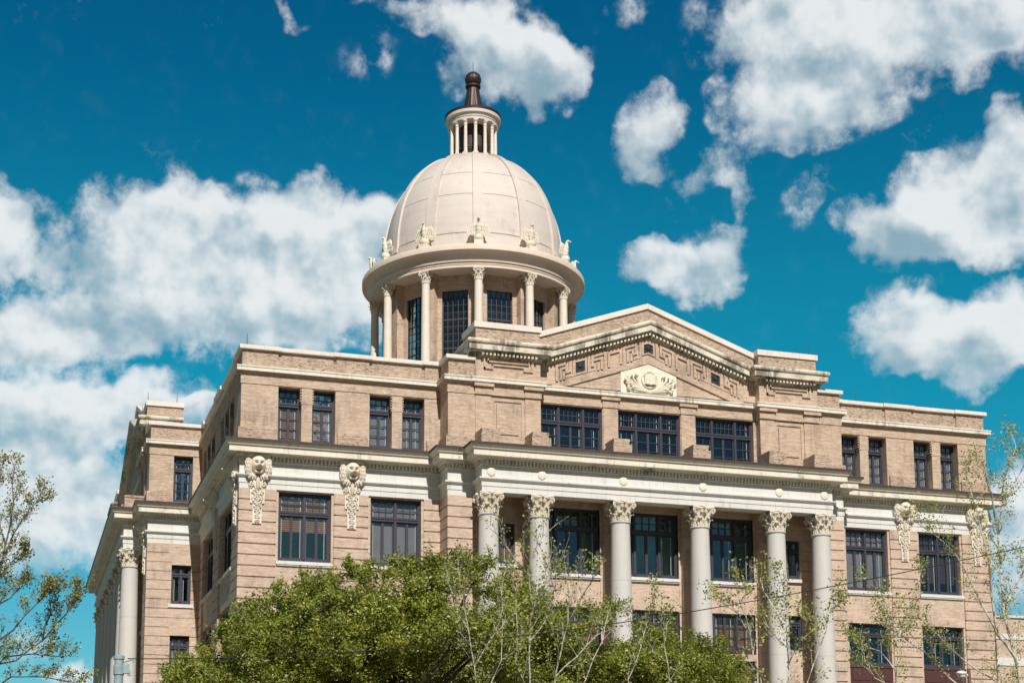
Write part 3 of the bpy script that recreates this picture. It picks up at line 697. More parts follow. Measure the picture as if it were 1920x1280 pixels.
# ================================================================ attic storey
AZ0 = 20.30; AZB = 23.214
GR = [(-19.1834, -16.3457), (-14.6193, -11.7967)]; GR += [(-b, -a) for a, b in reversed(GR)]
attic = M(); fret = M(); plinth = M()
WA = (1.155, 2.66, (1.0,), 1.86, [(3, 2)], [(2, 1, 3)])
def attic_group(F, y, g0, g1, n, looks):
    """n windows divided by slender fretted piers"""
    pw = 0.53; w = (g1 - g0 - pw * (n - 1)) / n; ops = []
    for i in range(n):
        a = g0 + i * (w + pw); ops.append((a, a + w, 20.50, 23.17))
        place_window('attic%.2f' % w, (w,) + WA[1:], F, a + w / 2, y + 0.42, 20.505, **looks[i % len(looks)])
        if i < n - 1:
            fret.mark()
            for k in range(5): 
                z = 22.53 + k * 0.135; fret.box(a + w - 0.075, a + w + pw + 0.075, y + 0.03, y + 0.5, z, z + 0.062, F.T)
            fret.box(a + w - 0.04, a + w + pw + 0.04, y - 0.02, y + 0.4, 22.40, 22.47, F.T); fret.box(a + w, a + w + pw, y - 0.012, y + 0.4, 22.47, 23.13, F.T)
    return ops
LK = [dict(blind=('blind', 0.1, 0.7), strips=(0.14, 0.84)), dict(blind=('blind', 0.1, 0.65), strips=(0.86,)), dict(shade=True, strips=(0.88,)), dict(strips=(0.3, 0.75), shade=True)]
ops = []
for i, (a, b) in enumerate(GR): ops += attic_group(FF, 0, a, b, 2, LK[(2 * i) % 4:][:2] if i < 2 else [LK[2], LK[2]])
attic.mark().panel(-21, -10.976, AZ0, AZB, [o for o in ops if o[1] < 0], 0, 0.45); attic.mark().panel(10.976, 21, AZ0, AZB, [o for o in ops if o[0] > 0], 0, 0.45)
SG = [(31.6 - 14.49, 31.6 - 9.59), (31.6 - 7.3, 31.6 - 2.35)]
for F in (FW, FE):
    o2 = []
    for a, b in SG: o2 += attic_group(F, 0, a, b, 3, [dict()]); o2 += attic_group(F, 0, -b, -a, 3, [dict()])
    attic.mark().panel(16.19, 31.6, AZ0, AZB, [o for o in o2 if o[0] > 0], 0, 0.45, F.T); attic.mark().panel(-31.6, -16.19, AZ0, AZB, [o for o in o2 if o[0] < 0], 0, 0.45, F.T)
for sx in (-1, 1):
    a, b = sorted((sx * 21, sx * 24)); c0, c1 = sorted((sx * 21.52, sx * 22.62))
    attic.mark().panel(a, b, AZ0, AZB, [(c0, c1, 20.48, 23.2)], 15.41, 0.4)
    place_window('attic_p', (1.10, 2.70, (1.0,), 1.92, [(3, 2)], [(2, 1, 3)]), FF, (c0 + c1) / 2, 15.41 + 0.30, 20.49, strips=(0.12, 0.85))
attic.mark().panel(-21, 21, AZ0, AZB, [], 0, 0.1, FN.T)
PP_ = [(0.0, 20.30), (0.13, 20.30), (0.13, 20.97), (0.10, 20.99), (0.10, 21.03), (0.0, 21.06)]
for p in ([(-21, 2.25), (-21, 0), (-19.28, 0)], [(-16.25, 0), (-14.72, 0)], [(-11.70, 0), (-10.976, 0), (-10.976, -1.42), (-9.62, -1.42)]):
    plinth.mark().sweep(p, PP_); plinth.mark().sweep(mirror_path(p), PP_)
for p in ([(31.6 - 9.5, 0), (31.6 - 7.4, 0)],): plinth.mark().sweep(p, PP_, T=FW.T); plinth.mark().sweep(mirror_path(p), PP_, T=FE.T)
plinth.mark().sweep([(-24.0, 17.5), (-24.0, 15.41), (-22.70, 15.41)], PP_); plinth.mark().sweep(mirror_path([(-24.0, 17.5), (-24.0, 15.41), (-22.70, 15.41)]), PP_)

def attic_front(P):
    F, T = P['F'], P['F'].T; bo, bi, ab, pat = P['bo'], P['bi'], P['ab'], P['pat']; cols = P['cols']
    mids = sorted([-c for c in cols[2:]] + list(cols[2:])) if len(cols) == 3 else sorted([-c for c in cols[2:]] + list(cols[2:]))
    edges = [-bi + 0.163]
    for x in mids: edges += [x - 0.4375, x + 0.4375]
    edges.append(bi - 0.163)
    ops = []
    for i in range(0, len(edges), 2):
        a, b = edges[i], edges[i + 1]; w = b - a; ops.append((a, b, 20.46, 23.17))
        place_window('ac%.2f' % w, (w, 2.70, (0.29, 0.42, 0.29), 1.78, [(3, 2), (5, 2), (3, 2)], [(1, 2, 3), (2, 1, 3), (1, 2, 3)]), F, (a + b) / 2, -pat + 0.18, 20.465, strips=((0.24, 0.66, 0.91), (0.06, 0.24, 0.66, 0.88), (0.94,))[(i // 2) % 3])
    attic.mark().panel(-bi, bi, AZ0, AZB, ops, -pat, 0.3, T)
    for x in mids:
        attic.box(x - 0.40, x + 0.40, -pat - 0.06, -pat + 0.05, AZ0, 23.17, T)
    for sg in (-1, 1):
        u0, u1 = sorted((sg * bi, sg * bo))
        attic.mark(); pil = [(u0, u0 + 0.83), (u1 - 0.83, u1)]
        for a, b in pil: attic.box(a, b, -ab - 0.001, -ab + 0.3, AZ0, AZB, T)
        a, b = u0 + 0.83, u1 - 0.83
        attic.panel(a, b, AZ0, AZB, [(a + 0.17, b - 0.17, 21.15, 22.95)], -ab + 0.07, 0.05, T)
        attic.panel(a + 0.17, b - 0.17, 21.15, 22.95, [(a + 0.30, b - 0.30, 21.28, 22.82)], -ab + 0.12, -0.05, T)
        attic.box(a + 0.30, b - 0.30, -ab + 0.07, -ab + 0.2, 21.28, 22.82, T)
        # return walls of block and step
        xo = sg * bo; yr = -ab + 0.3; attic.add([(sg * bi, yr, AZ0), (sg * bi, -pat, AZ0), (sg * bi, -pat, AZB), (sg * bi, yr, AZB)], [(0, 1, 2, 3)], T=T)
        S, ps = P['S'], P['ps'] + (0.045 if P['S'] < 12 else 0)
        attic.mark().box(*sorted((sg * (S if S < 12 else S - 0.012), sg * (bo - 0.05))), -ps, 0.3 if P['S'] < 12 else -ps + 0.2, AZ0, AZB, T)
for P in (PF, PW, PE): attic_front(P)
make_parts(attic, 'attic_wall', 'brick_up', HOUSE); make_parts(fret, 'window_pier', 'brick_up', HOUSE); make_parts(plinth, 'attic_plinth', 'brick_old', HOUSE)

fa = [(-21, 0), (-10.976, 0), (-10.976, -1.42), (-9.57, -1.42), (-9.57, -1.47), (-6.13, -1.47), (-6.13, -1.0)]; fa = fa + mirror_path(fa)
wa = [(-16.19, 0), (-16.19, -3.0), (-14.07, -3.0), (-14.07, -3.07), (-10.62, -3.07), (-10.62, -2.6)]; wa = wa + mirror_path(wa)
PA = clean(fa + tr(wa, FE) + [(21, 63.2), (-21, 63.2)] + tr(wa, FW))
M().sweep(PA, [(-0.5, 23.214), (0.035, 23.214), (0.035, 23.61)], True).make('attic_band', 'brick_up', HOUSE)
bed = M().sweep(PA, [(0.035, 23.61), (0.06, 23.615), (0.06, 23.66), (0.10, 23.72), (0.17, 23.77), (0.20, 23.80)], True)
for P in (PF, PW, PE):
    for x in [c * s for c in P['cols'][2:] for s in (-1, 1)]:
        bed.box(x - 0.44, x + 0.44, -P['pat'] - 0.10, -P['pat'] + 0.05, 23.216, 23.6, P['F'].T); bed.box(x - 0.52, x + 0.52, -P['pat'] - 0.19, -P['pat'] + 0.05, 23.6, 23.795, P['F'].T)
    for sg in (-1, 1):
        for e in (P['bi'], P['bo'] - 0.83):
            a, b = sorted((sg * e, sg * (e + 0.83))); bed.box(a - 0.04, b + 0.04, -P['ab'] - 0.08, -P['ab'] + 0.03, 23.216, 23.6, P['F'].T); bed.box(a - 0.10, b + 0.10, -P['ab'] - 0.20, -P['ab'] + 0.03, 23.6, 23.795, P['F'].T)
bed.make('bed_moulding', 'brick_up', HOUSE)
M().sweep(PA, [(0.0, 23.80), (0.25, 23.803), (0.25, 23.955), (0.232, 23.96), (0.232, 23.985), (0.265, 23.99), (0.265, 24.05), (0.25, 24.06), (-0.1, 24.13)], True).make('belt_cornice', 'cream', HOUSE)

# ---- parapets
JL = [(-24, 17.53), (-24, 15.41), (-21, 15.41), (-21, 14.49), (-20.92, 14.49), (-20.92, 9.59), (-21, 9.59), (-21, 7.3), (-20.92, 7.3), (-20.92, 2.35), (-21, 2.35), (-21, 0), (-19.1834, 0), (-19.1834, 0.08), (-16.3457, 0.08), (-16.3457, 0), (-14.6193, 0), (-14.6193, 0.08), (-11.7967, 0.08), (-11.7967, 0), (-10.976, 0), (-10.976, -1.42), (-9.57, -1.42)]
NB = [(24, 45.67), (24, 47.79), (21, 47.79), (21, 63.2), (-21, 63.2), (-21, 47.79), (-24, 47.79), (-24, 45.67)]
pp = M(); cp = M()
for p in (JL, mirror_path(JL), NB):
    pp.mark(); cp.mark(); pp.sweep(p, [(-0.03, 24.10), (-0.03, 24.93)], False, False); cp.sweep(p, [(-0.03, 24.925), (0.115, 24.93), (0.125, 24.95), (0.125, 25.12), (0.11, 25.135), (-0.42, 25.16), (-0.42, 24.15)], False, True)
make_parts(pp, 'parapet', 'brick_old', HOUSE); make_parts(cp, 'coping', 'coping', HOUSE)
DC = [(0, -0.84), (0.07, -0.82), (0.07, -0.60), (0.32, -0.59), (0.32, -0.55), (0.40, -0.54), (0.41, -0.555), (0.44, -0.555), (0.44, -0.30), (0.39, -0.295), (0.39, -0.265), (0.45, -0.26), (0.50, -0.22), (0.53, -0.15), (0.53, -0.09), (0.50, -0.03), (0.44, 0.0), (0, 0.07)]
MR = 0.35
def pediment(P, carved):
    F, T = P['F'], P['F'].T; bo, bi, ab, pat = P['bo'], P['bi'], P['ab'], P['pat']; ap = 26.87 + MR * bi
    T3 = T
    def put(m, name, mt): return m.make(name, mt, HOUSE, tuple(F.p(0, 0, 0)), F.rot)
    # gable wall
    m = M(); m.prism([(-bi, 24.08), (bi, 24.08), (bi, ap - 0.3 - MR * bi), (0, ap - 0.3), (-bi, ap - 0.3 - MR * bi)], -pat, -pat + 0.5); tym = put(m, 'pediment', 'brick_up')
    m = M(); m.prism([(-bi, ap - 1.0 - MR * bi), (0, ap - 1.0), (bi, ap - 1.0 - MR * bi), (bi, ap - 0.28 - MR * bi), (0, ap - 0.28), (-bi, ap - 0.28 - MR * bi)], -pat - 0.004, -pat + 0.1); m.make('gable_parapet', 'brick_old', tym)
    m = M(); m.chevron(bi + 0.02, [(0.0, -0.29), (0.10, -0.285), (0.10, -0.02), (0.08, 0.0), (-0.55, 0.02), (-0.55, -0.29)], ap, MR, -pat); m.make('gable_coping', 'coping', tym)
    m = M(); m.chevron(bi - 0.44, DC, ap - 1.0, MR, -pat); m.make('raking_cornice', 'cream_sooty', tym)
    m = M(); k = int((bi - 0.6) / 0.2)
    for i in range(-k, k + 1):
        x = i * 0.2; z = ap - 1.0 - MR * abs(x)
        sl = -MR * 0.05 * (1 if x > 0 else -1 if x < 0 else 0)
        vs = []
        for dy in (-pat - 0.31, -pat - 0.05):
            for dx, dz in ((-0.05, -0.775 - sl), (0.05, -0.775 + sl), (0.05, -0.605 + sl), (-0.05, -0.605 - sl)): vs.append((x + dx, dy, z + dz))
        m.add(vs, [(0, 1, 2, 3), (4, 7, 6, 5), (0, 4, 5, 1), (1, 5, 6, 2), (2, 6, 7, 3), (3, 7, 4, 0)])
    m.make('raking_dentils', 'cream', tym)
    # fret frieze: raised brick meander following the slope
    Lb = lambda x: ap - 2.87 - MR * abs(x)
    m = M()
    m.chevron(bi - 0.75, [(0, 0), (0.085, 0), (0.085, -0.38), (0, -0.38)], ap - 2.87, MR, -pat)
    def bar(x0, x1, t0, t1, d=0.055):
        if x0 > x1: x0, x1 = x1, x0
        vs = []
        for dy in (-pat - d, -pat + 0.01):
            for x, t in ((x0, t0), (x1, t0), (x1, t1), (x0, t1)): vs.append((x, dy, Lb(x) + t))
        m.add(vs, [(0, 1, 2, 3), (4, 7, 6, 5), (0, 4, 5, 1), (1, 5, 6, 2), (2, 6, 7, 3), (3, 7, 4, 0)])
    def poly(pts, s, c, wd=0.13):
        for (a, t0), (b, t1) in zip(pts[:-1], pts[1:]):
            xa, xb = c + s * a, c + s * b
            if abs(a - b) < 1e-6: bar(xa - wd / 2, xa + wd / 2, min(t0, t1) - wd / 2, max(t0, t1) + wd / 2, 0.085)
            else: bar(min(xa, xb) - wd / 2 + .001, max(xa, xb) + wd / 2 - .001, t0 - wd / 2 + .001, t0 + wd / 2 - .001, 0.083)
    sq = [0.0, 3.81] if bi < 8 else [0.0, 3.81, 7.62]
    for q in sq:
        for s in ((1,) if q == 0 else (1, -1)):
            c = s * q; z0 = Lb(c) + (0.13 if q == 0 else 0.16); zt = z0 + 0.57
            fm = M()
            if q == 0: pl = [(-0.26, z0), (0, z0 + 0.09), (0.26, z0), (0.26, zt - 0.09), (0, zt), (-0.26, zt - 0.09)]
            else: pl = [(c - 0.26, z0 + 0.09 * s), (c + 0.26, z0 - 0.09 * s), (c + 0.26, zt - 0.09 * s), (c - 0.26, zt + 0.09 * s)]
            big = [(c + (x - c) * 1.42, (z0 + zt) / 2 + (z - (z0 + zt) / 2) * 1.36) for x, z in pl]
            n = len(pl); o = []
            vs = [(x, -pat - 0.06, z) for x, z in pl] + [(x, -pat - 0.06, z) for x, z in big] + [(x, -pat, z) for x, z in pl] + [(x, -pat, z) for x, z in big]
            fs = []
            for i in range(n):
                j = (i + 1) % n; fs += [(n + i, n + j, j, i), (i, j, 2 * n + j, 2 * n + i), (n + j, n + i, 3 * n + i, 3 * n + j)]
            m.add(vs, fs)
            fm.prism(pl, -pat - 0.006, -pat + 0.0)
            for k in range(4):
                a = k * PI / 4; d = Vector((math.cos(a), 0, math.sin(a))) * 0.24; cc = Vector((c, -pat - 0.02, (z0 + zt) / 2)); fm.tube([cc - d, cc + d], 0.018, 4)
            fm.ball((c, -pat - 0.03, (z0 + zt) / 2), 0.06, 8)
            fm.make('vent_grille', 'grille', tym)
    spans = [(0.36, 3.45)] + ([(4.17, 7.26)] if bi > 8 else [])
    for s in (-1, 1):
        for a0, a1 in spans:
            c = s * (a0 + a1) / 2; h = (a1 - a0) / 2
            poly([(-0.33, 0.0), (-0.33, 0.74), (0.33, 0.74), (0.33, 0.0)], s, c); poly([(-0.33, 0.06), (0.33, 0.06)], s, c)
            for e in (-1, 1):
                if e < 0:
                    poly([(-h + 0.10, 0.82), (-h + 0.10, 0.10), (-h + 0.44, 0.10)], s, c); poly([(-h + 0.34, 0.82), (-h + 0.34, 0.36), (-h + 0.52, 0.36), (-h + 0.52, 0.60)], s, c)
                    poly([(-h + 0.48, 0.60), (-h + 0.82, 0.60), (-h + 0.82, 0.0)], s, c); poly([(-h + 0.62, 0.0), (-h + 0.62, 0.34), (-h + 0.56, 0.34)], s, c)
                    poly([(-h + 0.48, 0.82), (-h + 1.02, 0.82), (-h + 1.02, 0.06)], s, c)
                else:
                    poly([(h - 0.10, 0.82), (h - 0.10, 0.10), (h - 0.44, 0.10), (h - 0.44, 0.34)], s, c); poly([(h - 0.30, 0.82), (h - 0.30, 0.34), (h - 0.44, 0.34)], s, c)
                    poly([(h - 0.44, 0.60), (h - 0.82, 0.60), (h - 0.82, 0.0)], s, c); poly([(h - 0.62, 0.0), (h - 0.62, 0.34)], s, c)
                    poly([(h - 0.48, 0.82), (h - 1.02, 0.82), (h - 1.02, 0.06)], s, c)
        q0 = spans[-1][1] + 0.72; c = 0
        poly([(q0, 0.82), (q0, 0.10), (q0 + 0.38, 0.10)], s, c); poly([(q0 + 0.2, 0.82), (q0 + 0.2, 0.36), (q0 + 0.40, 0.36), (q0 + 0.40, 0.60)], s, c); poly([(q0 + 0.40, 0.60), (q0 + 0.72, 0.60), (q0 + 0.72, 0.0)], s, c)
        poly([(q0 + 0.55, 0.0), (q0 + 0.55, 0.34)], s, c); poly([(q0 + 0.5, 0.82), (q0 + 0.94, 0.82), (q0 + 0.94, 0.0)], s, c); 
    m.make('fret_frieze', 'brick_up', tym)
    # end blocks
    for sg in (-1, 1):
        u0, u1 = sorted((sg * bi, sg * bo)); yb = -ab + 2.1
        m = M(); m.box(u0, u1, -ab, yb, 24.05, 26.02)
        for a, b, z in ((u0 + 0.42, u1 - 0.42, 0),):       # meander outline of the sunk panel
            d = 0.08; y0 = -ab - d
            for (xa, za, xb, zb) in ((a, 24.55, a + 0.09, 25.2), (b - 0.09, 24.55, b, 25.2), (a, 24.55, a + 0.5, 24.63), (b - 0.5, 24.55, b, 24.63), (a + 0.42, 24.63, a + 0.5, 24.78), (b - 0.5, 24.63, b - 0.42, 24.78), (a + 0.42, 24.72, b - 0.42, 24.80), (a + 0.2, 24.9, a + 0.27, 25.2), (b - 0.27, 24.9, b - 0.2, 25.2), (a + 0.2, 24.9, b - 0.2, 24.97)):
                m.box(xa, xb, y0 + 0.001 * (xa % 1), -ab + 0.01, za, zb)
        blk = m.make('gable_block', 'brick_up', HOUSE, tuple(F.p(0, 0, 0)), F.rot)
        m = M(); m.box(u0 + 0.02, u1 - 0.02, -ab + 0.01, yb - 0.01, 26.0, 26.72); m.make('block_parapet', 'brick_old', blk)
        path = [(-bo, yb), (-bo, -ab), (-bi, -ab), (-bi, -pat)]
        if sg > 0: path = mirror_path(path)
        m = M(); m.sweep(path, [(o, 25.97 + z) for o, z in DC], False, True); blocks(m, path, False, 0.2, 0.105, 0.06, 0.31, 25.97 - 0.785, 25.97 - 0.595); m.make('block_cornice', 'cream_sooty', blk)
        m = M(); m.box(u0 - 0.07, u1 + 0.07, -ab - 0.07, yb + 0.07, 26.68, 26.97); m.box(u0 + 0.15, u1 - 0.15, -ab + 0.15, yb - 0.15, 26.97, 27.0); m.make('block_coping', 'coping', blk)
    return tym
TYM = pediment(PF, True); pediment(PW, False); pediment(PE, False)

# ---- open book relief in the pediment
def relief(parent):
    y = -1.0; m = M()
    m.prism([(-1.58, 24.14), (1.55, 24.14), (1.55, 25.20), (0, 25.735), (-1.58, 25.18)], y - 0.05, y)
    C = Vector((0.03, y - 0.05, 24.90))
    ring = [C + Vector((0.43 * math.cos(t), -0.03, 0.43 * math.sin(t))) for t in np.linspace(0, 2 * PI, 33)]
    m.tube(ring, 0.06, 6)
    dv = [(C.x + 0.42 * math.cos(t), C.z + 0.42 * math.sin(t)) for t in np.linspace(0, 2 * PI, 33)[:-1]]
    m.prism(dv[::-1], y - 0.07, y)
    for s in (-1, 1):       # two curved leaves of the book
        vs = []; n = 7
        for i in range(n):
            x = s * 0.31 * i / (n - 1); d = 0.12 + 0.09 * math.sin(PI * (0.12 + 0.8 * i / (n - 1)))
            for zz in (-0.27, 0.24): vs += [(C.x + x, y - 0.05 - d, C.z + zz - 0.03 * (1 - i / (n - 1)) * (1 if zz > 0 else 1)), (C.x + x, y - 0.02, C.z + zz - 0.03 * (1 - i / (n - 1)))]
        fs = []
        for i in range(n - 1):
            a = i * 4; b = a + 4; q = [(a, b, b + 2, a + 2), (a, a + 1, b + 1, b), (a + 2, b + 2, b + 3, a + 3)]; fs += q
        fs.append(((n - 1) * 4, (n - 1) * 4 + 1, (n - 1) * 4 + 3, (n - 1) * 4 + 2)); m.add(vs, fs)
        rnd = random.Random(3)
        for ex, ez, br in ((1.30, 24.98, 0.085), (1.33, 24.80, 0.085), (1.22, 24.62, 0.09), (1.02, 24.58, 0.07), (1.18, 24.36, 0.085), (0.95, 24.34, 0.075), (0.74, 25.10, 0.075), (1.02, 25.03, 0.06)):     # palm stems with fruit at their tips
            a = Vector((s * 0.06, y - 0.08, 24.26)); e = Vector((C.x + s * ex, y - 0.13, ez)); c = Vector((s * (0.62 if ex > 0.8 else 0.70), y - 0.16, 24.24 + 0.1 * (ez - 24.3)))
            pts = [a * (1 - u) ** 2 + c * 2 * u * (1 - u) + e * u * u for u in np.linspace(0, 1, 9)]
            m.tube(pts, [0.06, 0.06, 0.055, 0.055, 0.05, 0.045, 0.04, 0.035, 0.03], 5)
            for q in range(3): m.ball((e.x + s * rnd.uniform(-0.04, 0.07), y - 0.15 - 0.02 * q, e.z + rnd.uniform(-0.06, 0.06)), (br, br, br * 1.15), 8)
        m.tube([(s * 0.0, y - 0.07, 24.23), (s * 0.35, y - 0.08, 24.25), (s * 0.8, y - 0.08, 24.22), (s * 1.1, y - 0.08, 24.28)], [0.07, 0.06, 0.045, 0.03], 6)
    return m.make('book_relief', 'panelstone', parent)
relief(TYM)

# ---- lion brackets
def lion():
    m = M()
    # head as a carved height field, looking out of the wall (-y)
    n = 44; hw, hz = 0.40, 0.46; vs = []; g = lambda x, z, cx, cz, sx, sz: math.exp(-((x - cx) / sx) ** 2 - ((z - cz) / sz) ** 2)
    for j in range(n + 1):
        for i in range(n + 1):
            x = -1 + 2 * i / n; z = -1 + 2 * j / n; r2 = x * x + z * z * 0.92
            d = 0.40 * math.sqrt(max(0, 1 - r2 * 0.96)) if r2 < 1.04 else 0
            ax = abs(x)
            d += 0.16 * g(x, z, 0, -0.18, 0.30, 0.22)                # muzzle
            d += 0.06 * g(ax, z, 0.16, -0.26, 0.13, 0.12)            # lips
            d += 0.13 * g(x, z, 0, 0.05, 0.11, 0.26)                 # bridge of the nose
            d += 0.11 * g(ax, z, 0.34, 0.34, 0.26, 0.09)             # brow
            d -= 0.24 * g(ax, z - 0.35 * (ax - 0.34), 0.35, 0.12, 0.17, 0.065)   # eye hollows
            d += 0.06 * g(ax, z, 0.58, -0.12, 0.16, 0.22)            # cheek
            d -= 0.42 * g(x, z, 0, -0.60, 0.27, 0.13) ** 0.7         # open mouth
            d += 0.15 * g(x, z, 0, -0.88, 0.32, 0.08)                # jaw
            d += 0.03 * math.sin(20 * math.atan2(z, x)) * max(0, r2 - 0.5)
            vs.append((x * hw, -0.26 - max(d, -0.08) * 1.05, 19.14 + z * hz))
    m.add(vs, [(j * (n + 1) + i, j * (n + 1) + i + 1, (j + 1) * (n + 1) + i + 1, (j + 1) * (n + 1) + i) for j in range(n) for i in range(n)], True)
    m.box(-0.40, 0.40, -0.22, 0.0, 18.7, 19.64); m.box(-0.62, 0.62, -0.30, 0.0, 19.5, 19.66)
    for k in range(15):      # mane
        a = R(-30 + 240 * k / 14); c = Vector((0.42 * math.cos(a), -0.22, 19.14 + 0.47 * math.sin(a)))
        m.tube([c + Vector((0, -0.10, 0)), c * 1 + Vector((0.05 * math.cos(a), -0.02, 0.02))], [0.07, 0.045], 6)
    for s in (-1, 1):        # scaled hanging wings beside the head
        for t in range(6):
            z = 19.50 - t * 0.165; wd = (0.11, 0.14, 0.155, 0.16, 0.15, 0.12)[t]; dp = (0.26, 0.36, 0.40, 0.40, 0.37, 0.32)[t]
            for q in range(4):
                u = (q - 1.5 + (0.25 if t % 2 else -0.25)) / 1.5; m.ball((s * 0.535 + u * wd * 0.78, -dp * (0.62 + 0.38 * math.cos(u * 1.2)) + 0.0, z + 0.03 * abs(u)), (wd * 0.34, 0.10, 0.125), 8)
        m.ball((s * 0.545, -0.15, 19.10), (0.16, 0.20, 0.50), 12)
        m.ball((s * 0.45, -0.2, 18.60), (0.13, 0.14, 0.10), 8)
    # acanthus collar and the tapering drop
    for k in range(9):
        a = -1.25 + 2.5 * k / 8; x = 0.46 * math.sin(a); z = 18.62 - 0.10 * math.cos(a) + 0.04 * (k % 2)
        m.tube([(x * 0.6, -0.24, 18.68), (x, -0.30, z + 0.02), (x * 1.12, -0.26, z - 0.11), (x * 1.05, -0.18, z - 0.16)], [0.05, 0.065, 0.05, 0.02], 6)
    m.prism([(-0.50, 18.25), (0.50, 18.25), (0.40, 18.00), (0.37, 17.30), (0.24, 17.28), (0.24, 16.30), (-0.24, 16.30), (-0.24, 17.28), (-0.37, 17.30), (-0.40, 18.00)][::-1], -0.075, 0.0)
    m.prism([(-0.30, 18.66), (0.30, 18.66), (0.26, 18.3), (0.16, 18.05), (-0.16, 18.05), (-0.26, 18.3)][::-1], -0.20, 0.0)
    for s in (-1, 1):
        volute(m, (s * 0.30, -0.16, 18.20), (s, 0, 0), 0.12, 0.045, 1.2); volute(m, (s * 0.20, -0.13, 17.85), (s, 0, 0), 0.10, 0.04, 1.2)
        volute(m, (s * 0.22, -0.12, 17.52), (s, 0, 0), 0.085, 0.035, 1.1); volute(m, (s * 0.13, -0.10, 17.10), (s, 0, 0), 0.07, 0.03, 1.1)
    m.tube([(0, -0.24, 18.50), (0, -0.24, 18.2), (0, -0.18, 18.0)], [0.10, 0.12, 0.06], 8)
    rnd = random.Random(8); z = 18.05
    while z > 16.42:
        t = (18.05 - z) / 1.65; wmax = 0.27 * (1 - t) + 0.06
        for q in range(3 if t < 0.5 else 2):
            for s in (-1, 1): m.ball((s * rnd.uniform(0.03, wmax), -0.10 - rnd.uniform(0, 0.05), z + rnd.uniform(-0.03, 0.03)), (0.05 * (1.15 - 0.4 * t), 0.06, 0.045), 7)
        m.ball((0, -0.13, z), (0.055, 0.07, 0.055), 7); z -= 0.105
    for z in (16.62, 16.42):
        for s in (-1, 1): m.tube([(0, -0.09, z - 0.03), (s * 0.07, -0.12, z - 0.05), (s * 0.15, -0.10, z + 0.02)], [0.03, 0.035, 0.015], 5)
    return m
LM = lion(); LM.v = [(x * 0.92, y * 0.80, z) for x, y, z in LM.v]; LP = LM.make('lion_bracket', 'carve', HOUSE)
first = True
for F, x, y in [(FF, -20.12, 0), (FF, -15.48, 0), (FF, 15.48, 0), (FF, 20.12, 0), (FW, 30.72, 0), (FW, 23.45, 0), (FW, 15.15, -3.0), (FE, -30.72, 0), (FE, -23.45, 0)]:
    o = LP if first else LP.copy()
    if not first: COL.objects.link(o); o.parent = HOUSE
    first = False; o.location = F.p(x, y - 0.01, 0); o.rotation_euler = (0, 0, F.rot)

# ---- roofs
m = M()
m.box(-20.6, 20.6, 0.4, 62.8, 23.9, 24.2)
m.box(-9.5, 9.5, -1.0, 0.41, 23.9, 24.19); 
for s in (-1, 1): m.box(*sorted((s * 20.5, s * 23.6)), 15.8, 47.4, 23.9, 24.21); m.box(*sorted((s * 9.4, s * 10.9)), -1.2, 0.4, 23.9, 24.18)
m.make('roof', 'roof', HOUSE)

# ================================================================ dome
DX, DY = 0.12, 30.41; DT = Matrix.Translation((DX, DY, 0))
AZC = 15.8
def ang(az): return R(az - 90)
def smooth_prof(pts, n=4):
    out = []; k = len(pts)
    for i in range(k - 1):
        p0, p1, p2, p3 = pts[max(i - 1, 0)], pts[i], pts[i + 1], pts[min(i + 2, k - 1)]
        for j in range(n):
            t = j / n; out.append(tuple(0.5 * ((2 * b) + (c - a) * t + (2 * a - 5 * b + 4 * c - d) * t * t + (-a + 3 * b - 3 * c + d) * t ** 3) for a, b, c, d in zip(p0, p1, p2, p3)))
    out.append(pts[-1]); return out
base = M(); base.lathe([(8.7, 24.2), (8.7, 29.9), (8.9, 30.0), (8.9, 30.3), (8.3, 30.35), (5.0, 30.4)], 72, DT); base.make('drum_base', 'brick_up', HOUSE)
dw = M(); dp = M()
WH = 38.78
for k in range(12):
    T = DT @ Matrix.Rotation(R(AZC - 15 + 30 * k), 4, 'Z'); hwf = 6.0 * math.tan(R(15))
    dw.panel(-hwf, hwf, 30.3, 39.9, [(-0.93, 0.93, 31.6, WH)], -6.0, 0.35, T)
    T2 = DT @ Matrix.Rotation(R(AZC + 30 * k), 4, 'Z'); dp.mark()
    dw.prism([(-0.36, 30.3), (0.36, 30.3), (0.36, 39.1), (-0.36, 39.1)], -6.62, -5.9, T2)
    dp.box(-0.40, 0.40, -6.66, -5.9, 39.05, 39.15, T2); dp.box(-0.36, 0.36, -6.63, -5.9, 39.15, 39.6, T2); dp.box(-0.46, 0.46, -6.74, -5.9, 39.6, 39.85, T2)
    for s in (-1, 1):
        for z in (39.25, 39.42): dp.ball((s * 0.2, -6.66, z), (0.14, 0.09, 0.09), 8, T2)
        dp.ball((s * 0.38, -6.66, 39.62), 0.10, 8, T2)
DRUM = dw.make('drum', 'brick_up', HOUSE); make_parts(dp, 'pilaster_capital', 'soffit', DRUM)
f = M()
for i in range(6):
    x = -0.93 + 1.86 * i / 5; f.box(x - 0.022, x + 0.022, 0, 0.05, 31.6, WH)
nr = 14
for j in range(nr + 1):
    z = 31.6 + (WH - 31.6) * j / nr; t = 0.045 if j % 4 == 2 else 0.018; f.box(-0.93, 0.93, -0.01 if t > 0.03 else 0.005, 0.055, z - t, z + t)
f.box(-0.93, -0.86, -0.01, 0.1, 31.6, WH); f.box(0.86, 0.93, -0.01, 0.1, 31.6, WH)
wr = None
